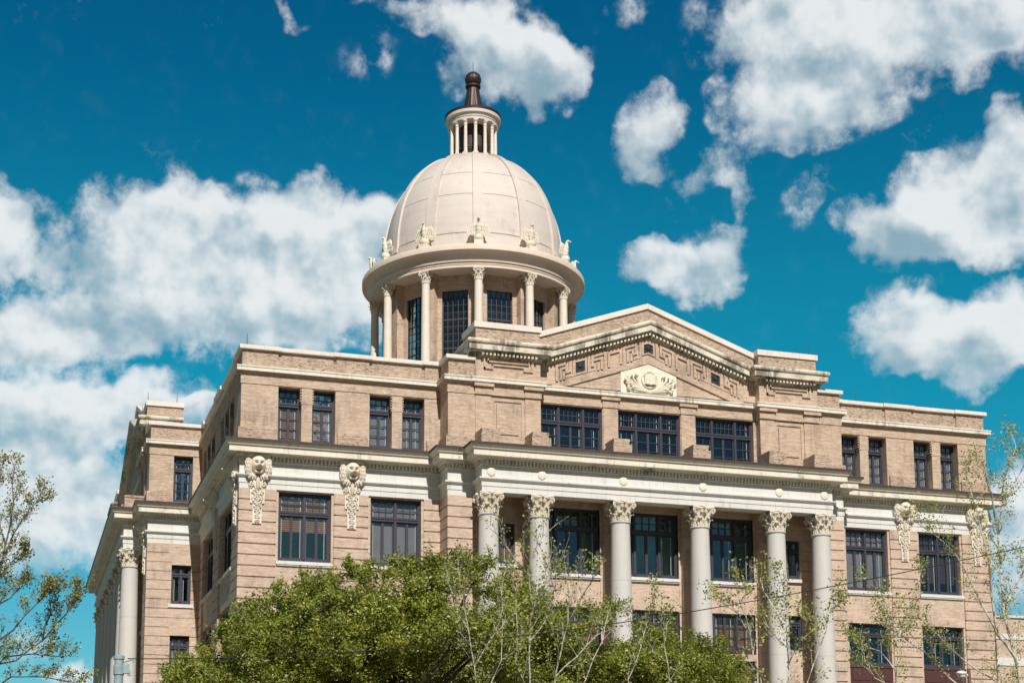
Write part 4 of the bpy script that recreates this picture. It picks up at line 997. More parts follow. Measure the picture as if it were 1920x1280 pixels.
for k in range(12):
    if wr is None:
        wr = f.make('drum_window', 'louver', HOUSE); M().quad(-0.9, 0.9, 0.06, 31.62, WH - 0.02).make('pane', 'glass', wr); M().box(-0.92, 0.92, 0.6, 0.62, 31.62, WH).make('window_back', 'dark', wr); o = wr
    else: o = copy_tree(wr, HOUSE)
    T = DT @ Matrix.Rotation(R(AZC - 15 + 30 * k), 4, 'Z'); o.location = T @ Vector((0, -5.82, 0)); o.rotation_euler = (0, 0, R(AZC - 15 + 30 * k))
# drum columns
RCOL = 7.18
def dcol():
    m = M(); z0, z1 = 30.35, 39.08; m.box(-0.45, 0.45, -0.45, 0.45, z0, z0 + 0.15); pr = [(0.42, z0 + 0.15), (0.44, z0 + 0.25), (0.36, z0 + 0.36), (0.34, z0 + 0.45)]
    for k in range(10): t = k / 9; pr.append((0.325 - 0.05 * t ** 1.6, z0 + 0.5 + (z1 - z0 - 0.62) * t))
    pr += [(0.275, z1 - 0.1), (0.31, z1 - 0.07), (0.31, z1 - 0.02), (0.27, z1)]
    return m.lathe(pr, 28)
dc = None
for k in range(12):
    a = R(AZC + 30 * k); 
    if dc is None: dc = dcol().make('drum_column', 'domecol', HOUSE); capital(0.62, 0.70).make('capital', 'carve', dc, (0, 0, 39.06)).scale = (1, 1, 1.25); o = dc
    else: o = copy_tree(dc, HOUSE)
    o.location = (DX + RCOL * math.sin(a), DY - RCOL * math.cos(a), 0); o.rotation_euler = (0, 0, a)
m = M(); m.lathe([(5.9, 39.84), (6.85, 39.84), (6.86, 39.82), (7.50, 39.82), (7.50, 40.02), (7.54, 40.03), (7.54, 40.16), (7.62, 40.18), (7.65, 40.24), (7.65, 40.29), (7.54, 40.32), (7.53, 40.50), (7.57, 40.64), (7.68, 40.76), (7.84, 40.83), (7.86, 40.84), (8.04, 40.855), (8.05, 40.84), (8.12, 40.845), (8.14, 40.87), (8.14, 41.22), (8.12, 41.26), (8.10, 41.275), (6.4, 41.40)], 120, DT)
m.make('drum_cornice', 'domecor', HOUSE)
PD = smooth_prof([(6.52, 42.75), (6.47, 43.8), (6.32, 44.87), (6.13, 45.74), (5.83, 46.65), (5.40, 47.56), (4.82, 48.46), (4.05, 49.32), (3.10, 50.05), (2.2, 50.45)], 5)
def dome_prof():
    pr = [(7.0, 41.38), (7.0, 41.60), (6.62, 41.64), (6.62, 42.60), (6.55, 42.64), (6.47, 42.68), (6.47, 42.72)]
    for (r, z), (r2, z2) in zip(PD[:-1], PD[1:]):
        pr.append((r, z))
        for g in (45.72, 47.62, 49.0):
            if z < g <= z2:
                t = (g - z) / (z2 - z); rr_ = r + (r2 - r) * t; dx, dz = (r2 - r), (z2 - z); L = math.hypot(dx, dz); dx /= L; dz /= L
                pr += [(rr_ - dx * 0.022, g - dz * 0.022), (rr_ - dx * 0.02 - 0.09 * dz, g - dz * 0.02 + 0.09 * dx), (rr_ + dx * 0.02 - 0.09 * dz, g + dz * 0.02 + 0.09 * dx), (rr_ + dx * 0.022, g + dz * 0.022)] if g < 48.5 else []
    pr.append(PD[-1]); return pr
m = M(); m.lathe(dome_prof(), 144, DT); DOME = m.make('dome', 'dome', HOUSE, angle=25)
m = M()
for k in range(12):
    T = DT @ Matrix.Rotation(R(AZC + 30 * k), 4, 'Z'); vs = []; K = 0
    m.mark(); pts = [(6.58, 42.3)] + PD
    for i, (r, z) in enumerate(pts):
        a, b = pts[max(i - 1, 0)], pts[min(i + 1, len(pts) - 1)]; dx, dz = b[0] - a[0], b[1] - a[1]; L = math.hypot(dx, dz) or 1; nx, nz = dz / L, -dx / L
        w = 0.34 * (0.35 + 0.65 * r / 6.5)
        for q, h in ((-w, -0.05), (-w, 0.13), (w, 0.13), (w, -0.05)):
            rad = r + nx * h; vs.append((q, -math.sqrt(max(rad * rad - q * q, 0.01)) if h < 0 else -rad + q * q / (2 * rad), z + nz * h))
    fs = [(i * 4 + j, i * 4 + j + 1, (i + 1) * 4 + j + 1, (i + 1) * 4 + j) for i in range(len(pts) - 1) for j in range(3)]
    fs.append((0, 3, 2, 1)); m.add(vs, fs, True, T)
make_parts(m, 'rib', 'dome', DOME, 40)
# eagles
def eagle():
    m = M(); m.box(-0.27, 0.27, -0.27, 0.27, -0.02, 0.42); m.ball((0, 0, 0.62), 0.30, 18)
    m.ball((0, -0.02, 1.22), (0.19, 0.20, 0.40), 12); m.ball((0, -0.08, 1.42), (0.17, 0.15, 0.24), 12); m.tube([(0, -0.08, 1.5), (0, -0.10, 1.72), (0, -0.13, 1.84)], [0.13, 0.10, 0.09], 8)
    m.ball((0, -0.17, 1.86), (0.095, 0.13, 0.10), 10); m.tube([(0, -0.26, 1.87), (0.02, -0.37, 1.84), (0.02, -0.40, 1.75)], [0.05, 0.035, 0.01], 6)
    m.ball((0, 0.10, 0.95), (0.15, 0.10, 0.28), 8)
    for s in (-1, 1):
        m.tube([(s * 0.09, -0.05, 1.0), (s * 0.10, -0.14, 0.90), (s * 0.10, -0.12, 0.84)], [0.08, 0.06, 0.06], 6)
        arc = [Vector((s * 0.12, 0.02, 1.40)), Vector((s * 0.26, 0.06, 1.62)), Vector((s * 0.38, 0.10, 1.66)), Vector((s * 0.46, 0.12, 1.52)), Vector((s * 0.50, 0.14, 1.30))]
        m.tube(arc, [0.07, 0.08, 0.075, 0.06, 0.04], 6)
        for row, (z0, L, wd) in enumerate(((0.0, 0.34, 0.05), (-0.20, 0.36, 0.055), (-0.42, 0.42, 0.06))):
            for q in range(5):
                t = q / 4; x = s * (0.13 + 0.36 * t + 0.05 * row * (t - 0.1)); zt = 1.50 + z0 + 0.10 * math.sin(PI * (0.2 + 0.7 * t))
                m.ball((x + s * 0.03 * row * t, 0.03 + 0.08 * t - 0.03 * (2 - row), zt - L * 0.35), (wd, 0.035, L * 0.5), 7)
    m.v = [(x * 1.15, y * 1.1, 0.6 + (z - 0.6) * 1.05 if z > 0.9 else z) for x, y, z in m.v]
    return m
eg = None
for k in range(12):
    a = R(AZC + 30 * k)
    if eg is None: eg = eagle().make('eagle', 'carve', DOME); o = eg
    else: o = eg.copy(); COL.objects.link(o); o.parent = DOME
    o.location = (DX + 7.38 * math.sin(a), DY - 7.38 * math.cos(a), 41.33); o.rotation_euler = (0, 0, a)
# lantern
m = M(); m.lathe([(1.6, 50.2), (2.02, 50.25), (2.05, 50.40), (1.98, 50.46), (1.98, 50.66), (1.88, 50.74), (0.5, 50.78)], 60, DT)
LAN = m.make('lantern', 'dome', HOUSE)
lc = None
for k in range(14):
    a = R(15.0 + 360 / 14 * k)
    if lc is None:
        q = M(); q.box(-0.19, 0.19, -0.19, 0.19, 50.72, 50.86); q.lathe([(0.17, 50.86), (0.19, 50.92), (0.14, 50.98), (0.135, 51.1), (0.125, 52.3), (0.115, 53.0), (0.145, 53.02), (0.145, 53.07), (0.12, 53.09), (0.12, 53.18), (0.15, 53.22), (0.21, 53.30), (0.215, 53.36), (0.13, 53.37)], 18); q.box(-0.2, 0.2, -0.2, 0.2, 53.36, 53.44)
        lc = q.make('lantern_column', 'domecol', LAN); o = lc
    else: o = lc.copy(); COL.objects.link(o); o.parent = LAN
    o.location = (DX + 1.66 * math.sin(a), DY - 1.66 * math.cos(a), 0); o.rotation_euler = (0, 0, a)
m = M(); m.lathe([(0.3, 53.42), (1.45, 53.42), (1.87, 53.42), (1.87, 53.60), (1.91, 53.62), (1.91, 53.72), (1.98, 53.84), (2.04, 53.87), (2.07, 53.88), (2.07, 54.14), (1.6, 54.16)], 60, DT); m.make('lantern_cornice', 'dome', LAN)
m = M(); m.lathe([(2.02, 54.13), (2.10, 54.14), (2.12, 54.30), (2.06, 54.36), (1.6, 54.52), (1.0, 54.80), (0.78, 55.0)], 60, DT)
flu = lambda a, z: 1 + (0.018 * math.cos(18 * a) if 54.9 < z < 56.55 else (0.02 * math.cos(20 * a) if z > 56.95 else 0))
m.lathe([(0.78, 54.95), (0.70, 55.3), (0.60, 55.7), (0.52, 56.1), (0.47, 56.45), (0.45, 56.62), (0.40, 56.66)], 96, DT, rad=flu)
m.lathe([(0.42, 56.60), (0.50, 56.62), (0.57, 56.70), (0.58, 56.80), (0.53, 56.88), (0.44, 56.90), (0.44, 56.93)], 40, DT)
m.lathe([(0.42, 56.92), (0.52, 57.0), (0.60, 57.25), (0.60, 57.42), (0.52, 57.68), (0.33, 57.86), (0.12, 57.93), (0.02, 57.95)], 96, DT, rad=flu)
m.tube([(DX, DY, 57.9), (DX, DY, 58.75)], 0.02, 5); m.make('finial', 'copper', LAN)
m = M(); m.lathe([(1.08, 50.78), (1.08, 51.6), (1.13, 51.62), (1.13, 51.75), (0.7, 51.8)], 8, DT, False); m.lathe([(1.02, 51.8), (1.02, 53.4)], 16, DT)  # plain cylinder above the louvers is dark to stand for the shaded interior
for j in range(6): m.lathe([(1.09, 50.9 + j * 0.11), (1.13, 50.93 + j * 0.11), (1.09, 50.96 + j * 0.11)], 8, DT, False)
m.make('louvers_and_dark_core', 'louver', LAN)
m = M()
for k in range(12):
    T = DT @ Matrix.Rotation(R(AZC + 30 * k), 4, 'Z')
    m.mark(); volute(m, (0, -2.12, 50.36), (0, -1, 0), 0.17, 0.07, 1.3, T); volute(m, (0, -2.50, 50.17), (0, -1, 0), 0.12, 0.06, 1.2, T); m.box(-0.14, 0.14, -2.35, -1.9, 50.2, 50.45, T); m.box(-0.11, 0.11, -2.62, -2.3, 49.98, 50.22, T)
make_parts(m, 'scroll_bracket', 'carve', LAN)

# ---- lightning rods
m0 = None
for x, y, z in [(-20.75, 0.1, 25.15), (-13.2, 0.3, 25.15), (0, -0.8, 29.0), (6.4, -1.2, 27.0), (9.3, -1.2, 27.0), (20.0, 0.2, 25.15), (12.9, 0.2, 25.15), (-24.0, 17.9, 27.0), (-22.3, 17.9, 27.0), (-24.1, 20.8, 27.0)]:
    if m0 is None: m0 = M().tube([(0, 0, -0.1), (0, 0, 0.35), (0, 0, 0.62)], [0.02, 0.016, 0.006], 5).make('lightning_rod', 'rod', HOUSE); o = m0
    else: o = m0.copy(); COL.objects.link(o); o.parent = HOUSE
    o.location = (x, y, z)

# ================================================================ ground
def gmat(name, c1, c2, scale, rough=0.9):
    m, h, b, t = mat(name); geo = h.new('ShaderNodeNewGeometry'); n = h.noise(geo.outputs['Position'], scale, 6)
    t.links.new(h.mix(h.ss(n, 0.35, 0.65), c1, c2), b.inputs['Base Color']); b.inputs['Roughness'].default_value = rough; return m
MT['lawn'] = gmat('lawn', (0.10, 0.095, 0.05), (0.14, 0.12, 0.075), 2.0)
MT['asphalt'] = gmat('asphalt', (0.05, 0.05, 0.05), (0.075, 0.072, 0.07), 4.0)
MT['concrete'] = gmat('concrete_paving', (0.38, 0.35, 0.31), (0.30, 0.28, 0.25), 1.5)
MT['paint'] = gmat('road_paint', (0.7, 0.55, 0.1), (0.55, 0.42, 0.08), 8)
tag(M().add([(-1500, -1500, 0), (1500, -1500, 0), (1500, 1500, 0), (-1500, 1500, 0)], [(0, 1, 2, 3)]).make('ground', 'lawn'), kind='structure')
tag(M().box(-300, 300, -66, -52, -0.1, 0.006).make('road', 'asphalt'), kind='structure')
m = M()
for k in range(-40, 41): m.box(k * 7 - 1.5, k * 7 + 1.5, -59.06, -58.94, 0.006, 0.010)
tag(m.make('road_marking', 'paint'), kind='structure')
m = M(); m.box(-300, 300, -52, -46, -0.1, 0.14); m.box(-300, 300, -74, -66, -0.1, 0.14); m.box(-4, 4, -46, -2.9, -0.1, 0.05); m.box(-36, 36, -6.5, -3.4, -0.1, 0.052)
tag(m.make('pavement', 'concrete'), kind='structure')
# ================================================================ trees
def leafmat(name, cols, rough=0.5, trans=0.25):
    m = bpy.data.materials.new(name); m.use_nodes = True; t = m.node_tree; t.nodes.clear(); h = N(t)
    out = t.nodes.new('ShaderNodeOutputMaterial'); geo = h.new('ShaderNodeNewGeometry')
    r = h.new('ShaderNodeValToRGB', ins={0: geo.outputs['Random Per Island']}); e = r.color_ramp.elements
    e[0].position = 0; e[0].color = (*cols[0], 1); e[1].position = 1; e[1].color = (*cols[-1], 1)
    for i, c in enumerate(cols[1:-1]): q = e.new((i + 1) / (len(cols) - 1)); q.color = (*c, 1)
    big = h.noise(geo.outputs['Position'], 0.5, 3)
    col = h.mix(h.ss(big, 0.40, 0.65, 0, 0.55), r.outputs[0], tuple(x * 0.62 for x in cols[0]))
    b = h.new('ShaderNodeBsdfPrincipled', ins={'Base Color': col, 'Roughness': rough})
    tl = h.new('ShaderNodeBsdfTranslucent', ins={'Color': h.mix(1.0, col, (1.2, 1.3, 0.5), 'MULTIPLY')})
    mx = h.new('ShaderNodeMixShader', ins={0: trans, 1: b.outputs[0], 2: tl.outputs[0]}); t.links.new(mx.outputs[0], out.inputs[0])
    return m
MT['oakleaf'] = leafmat('live_oak_leaf', [(0.17, 0.23, 0.03), (0.30, 0.36, 0.05), (0.46, 0.46, 0.10), (0.09, 0.14, 0.02), (0.38, 0.34, 0.07)], 0.40, 0.28)
MT['sycleaf'] = leafmat('young_sycamore_leaf', [(0.32, 0.36, 0.08), (0.46, 0.47, 0.14), (0.22, 0.30, 0.06), (0.52, 0.47, 0.18), (0.15, 0.22, 0.04)], 0.5, 0.3)
MT['budleaf'] = leafmat('budding_leaf', [(0.44, 0.41, 0.09), (0.30, 0.32, 0.07), (0.10, 0.07, 0.04), (0.52, 0.48, 0.13), (0.18, 0.22, 0.05)], 0.5, 0.3)
def barkmat(name, c1, c2, sc):
    m, h, b, t = mat(name); geo = h.new('ShaderNodeNewGeometry'); n = h.noise(h.vm('MULTIPLY', geo.outputs['Position'], (1, 1, 0.5)), sc, 5, 0.6)
    t.links.new(h.mix(h.ss(n, 0.48, 0.58), c1, c2), b.inputs['Base Color']); b.inputs['Roughness'].default_value = 0.8; return m
MT['oakbark'] = barkmat('oak_bark', (0.035, 0.028, 0.022), (0.07, 0.055, 0.045), 6)
MT['sycbark'] = barkmat('sycamore_bark', (0.62, 0.60, 0.54), (0.26, 0.22, 0.17), 5)
MT['sycbark3'] = barkmat('grey_white_bark', (0.46, 0.44, 0.39), (0.20, 0.17, 0.14), 7)
MT['sycbark2'] = barkmat('brown_sycamore_bark', (0.16, 0.14, 0.12), (0.09, 0.075, 0.06), 5)  # brown bark for the tree at the left edge
def leaves_obj(name, P, size, mt, parent, seed, aspect=0.5, up=0.3, out=None):
    rg = np.random.default_rng(seed); n = len(P); d = rg.normal(size=(n, 3)); d[:, 2] = d[:, 2] * 0.7; d /= np.linalg.norm(d, axis=1)[:, None]
    nn = rg.normal(size=(n, 3)); nn[:, 2] += up * 2
    if out is not None: nn = nn * 0.75 + out * 1.5
    nn -= d * (nn * d).sum(1)[:, None]; nn /= np.linalg.norm(nn, axis=1)[:, None]; s = np.cross(d, nn)
    L = size * rg.uniform(0.6, 1.25, (n, 1)); Wd = L * aspect
    v = np.stack([P - d * L * 0.5, P + s * Wd * 0.5 - nn * Wd * 0.12, P + d * L * 0.5, P - s * Wd * 0.5 - nn * Wd * 0.12], 1).reshape(-1, 3)
    me = bpy.data.meshes.new(name); me.vertices.add(4 * n); me.vertices.foreach_set('co', v.ravel())
    idx = np.arange(4 * n).reshape(n, 4)
    me.loops.add(4 * n); me.loops.foreach_set('vertex_index', idx.ravel()); me.polygons.add(n); me.polygons.foreach_set('loop_start', np.arange(n) * 4); me.polygons.foreach_set('loop_total', np.full(n, 4))
    me.update(calc_edges=True); me.materials.append(MT[mt]); o = bpy.data.objects.new(name, me); COL.objects.link(o); o.parent = parent
    return o
def oak(name, label, base, top, y0, ry, nclump, seed, per=1850, rcl=(0.55, 1.5)):
    """top: outline of the crown's upper edge as (x, z)"""
    rd = random.Random(seed); rg = np.random.default_rng(seed)
    root = empty(name, base, label, 'tree', 'evergreen oaks before the courthouse'); bx, by, bz = base
    xs = [p[0] for p in top]; zs = [p[1] for p in top]; x0, x1 = xs[0], xs[-1]; xc = (x0 + x1) / 2; hw = (x1 - x0) / 2
    H = lambda x: float(np.interp(x, xs, zs))
    cl = []
    for i in range(nclump):
        for _ in range(50):
            x = rd.uniform(x0, x1); t = (x - xc) / hw; yy = rd.uniform(-1, 1) * ry
            if t * t * 0.9 + (yy / ry) ** 2 < 1.0: break
        r = rd.uniform(*rcl) * (0.75 if abs(t) > 0.75 else 1); r = min(r, 1.5)
        zt = H(x) - 0.7 * (yy / ry) ** 2 * (H(xc) - 5.0) * 0.5
        shell = rd.random() ** 1.6
        z = zt - r * 0.9 - shell * (zt - 4.2) * 0.75
        cl.append((x, yy + y0, max(z, 3.4), r))
    for i in range(int(nclump * 0.5)):   # outline sprigs, keeping the measured skyline ragged
        x = rd.uniform(x0 + 0.2, x1 - 0.2); r = rd.uniform(0.25, 0.6); cl.append((x, y0 + rd.uniform(-0.35, 0.35) * ry, H(x) - r * rd.uniform(0.2, 1.5), r))
    tk = M(); hub = Vector((xc, y0, 3.3))
    tk.tube([(bx, by, 0), ((bx + xc) / 2, by, 1.2), (xc + 0.1, y0, 2.5), tuple(hub)], [0.42, 0.36, 0.33, 0.3], 12)
    for (x, y, z, r) in cl[:int(nclump * 0.8)]:
        e = Vector((x, y, z)); mid = hub.lerp(e, 0.5) + Vector((rd.uniform(-.5, .5), rd.uniform(-.4, .4), rd.uniform(0, .6))); q = hub.lerp(e, 0.8) + Vector((rd.uniform(-.3, .3), rd.uniform(-.3, .3), 0.2))
        tk.tube([hub, hub.lerp(mid, .5), mid, q, e], [0.16, 0.11, 0.075, 0.05, 0.02], 6)
    tk.v = [(x - bx, y - by, z - bz) for x, y, z in tk.v]; tk.make('trunk', 'oakbark', root)
    pts = []; outs = []
    for (x, y, z, r) in cl:
        n = int(per * (r ** 2) * rd.uniform(0.7, 1.1)); k = max(6, int(20 * r))
        tw = rg.normal(size=(k, 3)); tw /= np.linalg.norm(tw, axis=1)[:, None]; tw *= (r * rg.uniform(0.62, 1.12, (k, 1))); tw[:, 2] *= 0.82
        which = rg.integers(0, k, n); along_ = rg.uniform(0.5, 1.08, (n, 1)); p = tw[which] * along_ + rg.normal(size=(n, 3)) * 0.075 * (0.6 + r)
        pts.append(p + np.array([x, y, z])); outs.append(p / (np.linalg.norm(p, axis=1)[:, None] + 1e-6))
    Pn = np.concatenate(pts) - np.array(base)
    leaves_obj('crown', Pn, 0.115, 'oakleaf', root, seed, 0.50, 0.35, np.concatenate(outs))
    return root
oak('live_oak_tree', 'broad dense evergreen oak covering the left part of the portico, the largest crown', (-19.4, -21, 0),
    [(-27.2, 5.9), (-26.2, 7.0), (-24.9, 8.0), (-23.4, 9.35), (-22.0, 10.35), (-20.6, 10.75), (-19.0, 11.15), (-17.4, 11.1), (-16.2, 11.3), (-15.2, 11.1), (-14.4, 10.6), (-13.8, 10.0), (-13.2, 9.6), (-12.6, 9.2), (-12.1, 8.4), (-11.8, 7.2)], -21, 4.6, 150, 5)
oak('live_oak_tree', 'smaller evergreen oak right of the largest crown, below the centre windows', (-9.3, -20, 0),
    [(-13.0, 8.8), (-12.3, 9.5), (-11.6, 10.0), (-11.0, 10.35), (-10.4, 10.0), (-9.8, 9.5), (-9.0, 9.3), (-8.3, 9.2), (-7.5, 9.1), (-6.7, 9.0), (-6.0, 8.7), (-5.4, 8.2), (-4.9, 7.5), (-4.5, 6.6)], -20, 3.4, 72, 9)
LIMBS = {
'right': [[[3.98,-25.0,0.0],[3.98,-25.0,1.65],[3.78,-25.0,5.61],[3.41,-25.0,7.91],[3.05,-25.0,9.44],[3.01,-25.0,12.37],[3.35,-25.0,14.37],[3.96,-25.0,15.72]],[[3.41,-25.0,7.91],[2.6,-25.14,8.73],[1.74,-25.27,10.12],[0.94,-25.41,11.31],[0.12,-25.54,11.95],[-0.77,-25.68,12.37]],[[3.78,-25.0,5.61],[2.66,-25.25,6.8],[1.1,-25.51,7.53],[0.03,-25.76,8.18],[-0.79,-26.02,8.73]],[[3.78,-25.0,5.61],[2.1,-25.05,5.95],[0.59,-25.11,7.04],[-0.37,-25.16,7.91],[-1.34,-25.21,8.47],[-2.1,-25.27,8.78]],[[2.74,-25.0,8.75],[2.4,-25.22,10.15],[2.15,-25.44,11.65],[1.67,-25.66,12.94],[1.13,-25.88,14.02]],[[3.01,-25.0,12.37],[2.41,-25.55,13.59],[1.75,-26.11,14.5]],[[3.14,-25.0,13.17],[3.78,-25.13,14.37],[4.33,-25.25,15.38]],[[3.05,-25.0,9.44],[4.29,-24.47,10.95],[5.39,-23.93,12.71]]],
 'midright': [[[-2.63,-26.0,0.0],[-2.63,-26.0,1.65],[-2.41,-26.0,4.51],[-2.18,-26.0,6.69],[-2.01,-26.0,8.17],[-2.4,-26.0,9.26],[-2.62,-26.0,9.9]],[[-2.01,-26.0,8.17],[-1.23,-25.62,9.55],[-0.57,-25.23,10.49]],[[-2.13,-26.0,7.06],[-2.5,-25.66,7.82],[-3.11,-25.32,8.12]],[[-2.23,-26.0,6.51],[-3.19,-26.36,6.81],[-3.75,-26.71,7.3]]],
 'mid': [[[-6.97,-27.0,0.0],[-6.97,-27.0,1.65],[-6.91,-27.0,4.39],[-6.8,-27.0,6.47],[-6.81,-27.0,7.87],[-6.86,-27.0,9.28],[-6.99,-27.0,10.07]],[[-6.82,-27.0,7.66],[-7.3,-26.95,8.12],[-7.65,-26.91,8.55]],[[-6.91,-27.0,4.39],[-6.26,-27.14,6.3],[-5.75,-27.29,7.7],[-5.44,-27.43,8.75],[-5.27,-27.57,9.06]],[[-6.91,-27.0,4.39],[-7.84,-27.21,6.25],[-8.27,-27.42,7.25],[-8.57,-27.63,8.42],[-9.02,-27.84,9.4]],[[-6.82,-27.0,6.99],[-6.61,-27.5,7.82],[-6.64,-28.01,8.36]],[[-8.16,-27.0,8.0],[-8.71,-27.37,8.62],[-9.51,-27.73,8.88]],[[-6.9,-27.0,8.22],[-7.15,-26.45,9.35],[-7.13,-25.91,10.07]]],
 'cenL': [[[-18.5,-31.0,0.0],[-18.5,-31.0,1.66],[-18.57,-31.0,5.02],[-18.73,-31.0,6.21],[-19.05,-31.0,7.98],[-19.16,-31.0,8.74]],[[-18.73,-31.0,6.21],[-18.09,-30.72,7.16],[-17.72,-30.44,8.02],[-17.6,-30.16,8.95]],[[-18.91,-31.0,7.25],[-19.23,-30.61,8.04],[-19.28,-30.21,8.71]],[[-18.57,-31.0,5.02],[-17.82,-30.62,6.49],[-17.64,-30.23,7.7]]],
 'cenM': [[[-16.92,-30.0,0.0],[-16.92,-30.0,1.66],[-16.83,-30.0,4.07],[-16.75,-30.0,6.0],[-16.74,-30.0,7.41],[-16.64,-30.0,8.05],[-16.76,-30.0,9.02],[-16.58,-30.0,9.74],[-16.33,-30.0,10.23]],[[-16.64,-30.0,8.05],[-16.28,-30.26,8.53],[-16.15,-30.52,8.57],[-16.26,-30.78,9.23]],[[-16.82,-30.0,5.6],[-17.25,-30.16,6.48],[-17.28,-30.32,8.52],[-17.61,-30.49,9.21]],[[-16.74,-30.0,7.15],[-16.19,-29.89,7.81],[-15.9,-29.78,8.46],[-16.01,-29.67,9.59]],[[-16.76,-30.0,9.02],[-17.18,-29.7,9.68],[-17.58,-29.41,10.35]]],
 'cenR': [[[-16.93,-32.0,0.0],[-16.93,-32.0,1.66],[-16.82,-32.0,4.69],[-16.72,-32.0,5.9],[-16.57,-32.0,6.47],[-16.33,-32.0,7.43],[-16.29,-32.0,8.31],[-16.39,-32.0,9.01]],[[-16.72,-32.0,5.9],[-15.95,-31.7,6.52],[-15.22,-31.39,7.2],[-14.62,-31.09,7.43]],[[-16.82,-32.0,4.69],[-15.7,-31.68,5.87],[-15.02,-31.35,7.08],[-14.73,-31.03,7.87]],[[-16.33,-32.0,7.43],[-16.13,-32.53,8.04],[-15.99,-33.06,8.49]]],
 'cenRR': [[[-13.84,-31.0,0.0],[-13.84,-31.0,1.66],[-13.88,-31.0,4.07],[-14.13,-31.0,5.98],[-13.71,-31.0,6.98],[-13.53,-31.0,7.61],[-13.39,-31.0,8.24]],[[-13.88,-31.0,4.07],[-12.8,-30.91,6.01],[-12.91,-30.82,7.03],[-12.77,-30.73,7.67]],[[-13.71,-31.0,6.98],[-13.88,-30.56,7.5]]],
 'left': [[[-32.32,-30.0,0.0],[-32.32,-30.0,1.66],[-32.19,-30.0,4.51],[-31.86,-30.0,6.04],[-31.53,-30.0,7.45],[-31.33,-30.0,9.16],[-31.18,-30.0,10.32],[-31.19,-30.0,11.26]],[[-31.86,-30.0,5.9],[-30.94,-30.0,6.1],[-30.29,-29.99,6.65],[-29.71,-29.99,7.39],[-29.44,-29.98,7.86]],[[-31.74,-30.0,6.32],[-31.04,-30.27,6.87],[-30.47,-30.55,7.56],[-30.11,-30.82,7.84]],[[-31.44,-30.0,8.58],[-31.14,-30.02,9.45],[-30.77,-30.05,10.12],[-30.5,-30.07,10.49]],[[-32.08,-30.0,4.93],[-31.05,-30.35,5.64],[-30.27,-30.7,5.63],[-29.48,-31.05,5.48]],[[-31.33,-30.0,9.16],[-31.59,-29.44,10.26],[-31.54,-28.89,11.42]],[[-31.53,-30.0,7.45],[-31.14,-29.53,7.82],[-30.88,-29.06,8.19]],[[-31.96,-30.0,5.34],[-31.21,-29.96,6.2],[-30.54,-29.92,6.3],[-29.87,-29.88,6.26]],[[-30.29,-30.0,6.65],[-30.12,-30.26,7.33],[-30.17,-30.51,7.83]],[[-31.56,-30.0,8.15],[-31.25,-29.48,8.68],[-30.89,-28.95,9.16]]]}
def syc(key, label, leaf, bark, nsub, leafn, lsize, r0, seed, group, blob=0.10, buds=False, thin=0.5, tw=1.0):
    rd = random.Random(seed); L = LIMBS[key]; base = Vector(L[0][0]); root = empty('sycamore_tree', base, label, 'tree', group)
    tk = M(); tips = []
    def branch(p, d, ln, r, lev):
        pts = [p]; q = p.copy(); dd = d.copy(); n = 5
        for i in range(n):
            dd = (dd + Vector((rd.uniform(-.16, .16), rd.uniform(-.16, .16), rd.uniform(-.04, .20)))).normalized(); q = q + dd * (ln / n); pts.append(q.copy())
            if lev < 2 and i > 0 and rd.random() < 0.75:
                ax = Vector((rd.uniform(-1, 1), rd.uniform(-1, 1), rd.uniform(-0.4, 0.9))); nd_ = (dd + ax * 0.8).normalized(); branch(q.copy(), nd_, ln * rd.uniform(0.35, 0.6), r * 0.55, lev + 1)
            if lev >= 1 and i >= 1 and rd.random() < 0.6: tips.append(q.copy())
        tk.tube(pts, [max(r * (1 - 0.8 * i / n), 0.0035) for i in range(n + 1)], 5 if lev < 2 else 4); tips.append(q.copy())
    for i, l in enumerate(L):
        P_ = [Vector(p) for p in l]; 
        # refine with a little wobble
        Q = []; 
        for a, b in zip(P_[:-1], P_[1:]):
            k = max(2, int((b - a).length / 0.5))
            for j in range(k): Q.append(a.lerp(b, j / k) + (Vector((rd.uniform(-.05, .05), rd.uniform(-.05, .05), 0)) if j else Vector()))
        Q.append(P_[-1]); n = len(Q); ra = r0 * (1.0 if i == 0 else thin); rb = 0.012
        rs = [ra + (rb - ra) * (j / (n - 1)) ** 0.8 for j in range(n)]; tk.tube(Q, rs, 8)
        for j in range(n):
            if Q[j].z < 4.5: continue
            f = j / (n - 1); c = nsub * (0.35 + f) * (1.0 if i else 0.8)
            while c > rd.random():
                c -= 1; d = (Q[min(j + 1, n - 1)] - Q[max(j - 1, 0)]).normalized(); sd_ = Vector((rd.uniform(-1, 1), rd.uniform(-1, 1), rd.uniform(-0.3, 0.8))).normalized()
                branch(Q[j].copy(), (d * 0.9 + sd_ * 0.8).normalized(), tw * rd.uniform(0.5, 1.15) * (1.15 - 0.45 * f), max(0.010, rs[j] * 0.4), 1)
    tk.v = [(x - base.x, y - base.y, z - base.z) for x, y, z in tk.v]; tk.make('trunk', bark, root)
    rg = np.random.default_rng(seed); T_ = np.array([tuple(t - base) for t in tips]); w = rg.integers(0, len(T_), leafn); Pn = T_[w] + rg.normal(size=(leafn, 3)) * blob
    leaves_obj('crown', Pn, lsize, leaf, root, seed, 0.8, 0.15)
    if buds:
        sb = None
        for t in rd.sample(tips, 70):
            if sb is None: sb = M().ball((0, 0, 0), 0.03, 6).make('seed_ball', 'oakbark', root); o = sb
            else: o = sb.copy(); COL.objects.link(o); o.parent = root
            o.location = t - base + Vector((rd.uniform(-.06, .06), rd.uniform(-.06, .06), -0.12))
G1 = 'young sycamores in new leaf before the courthouse'
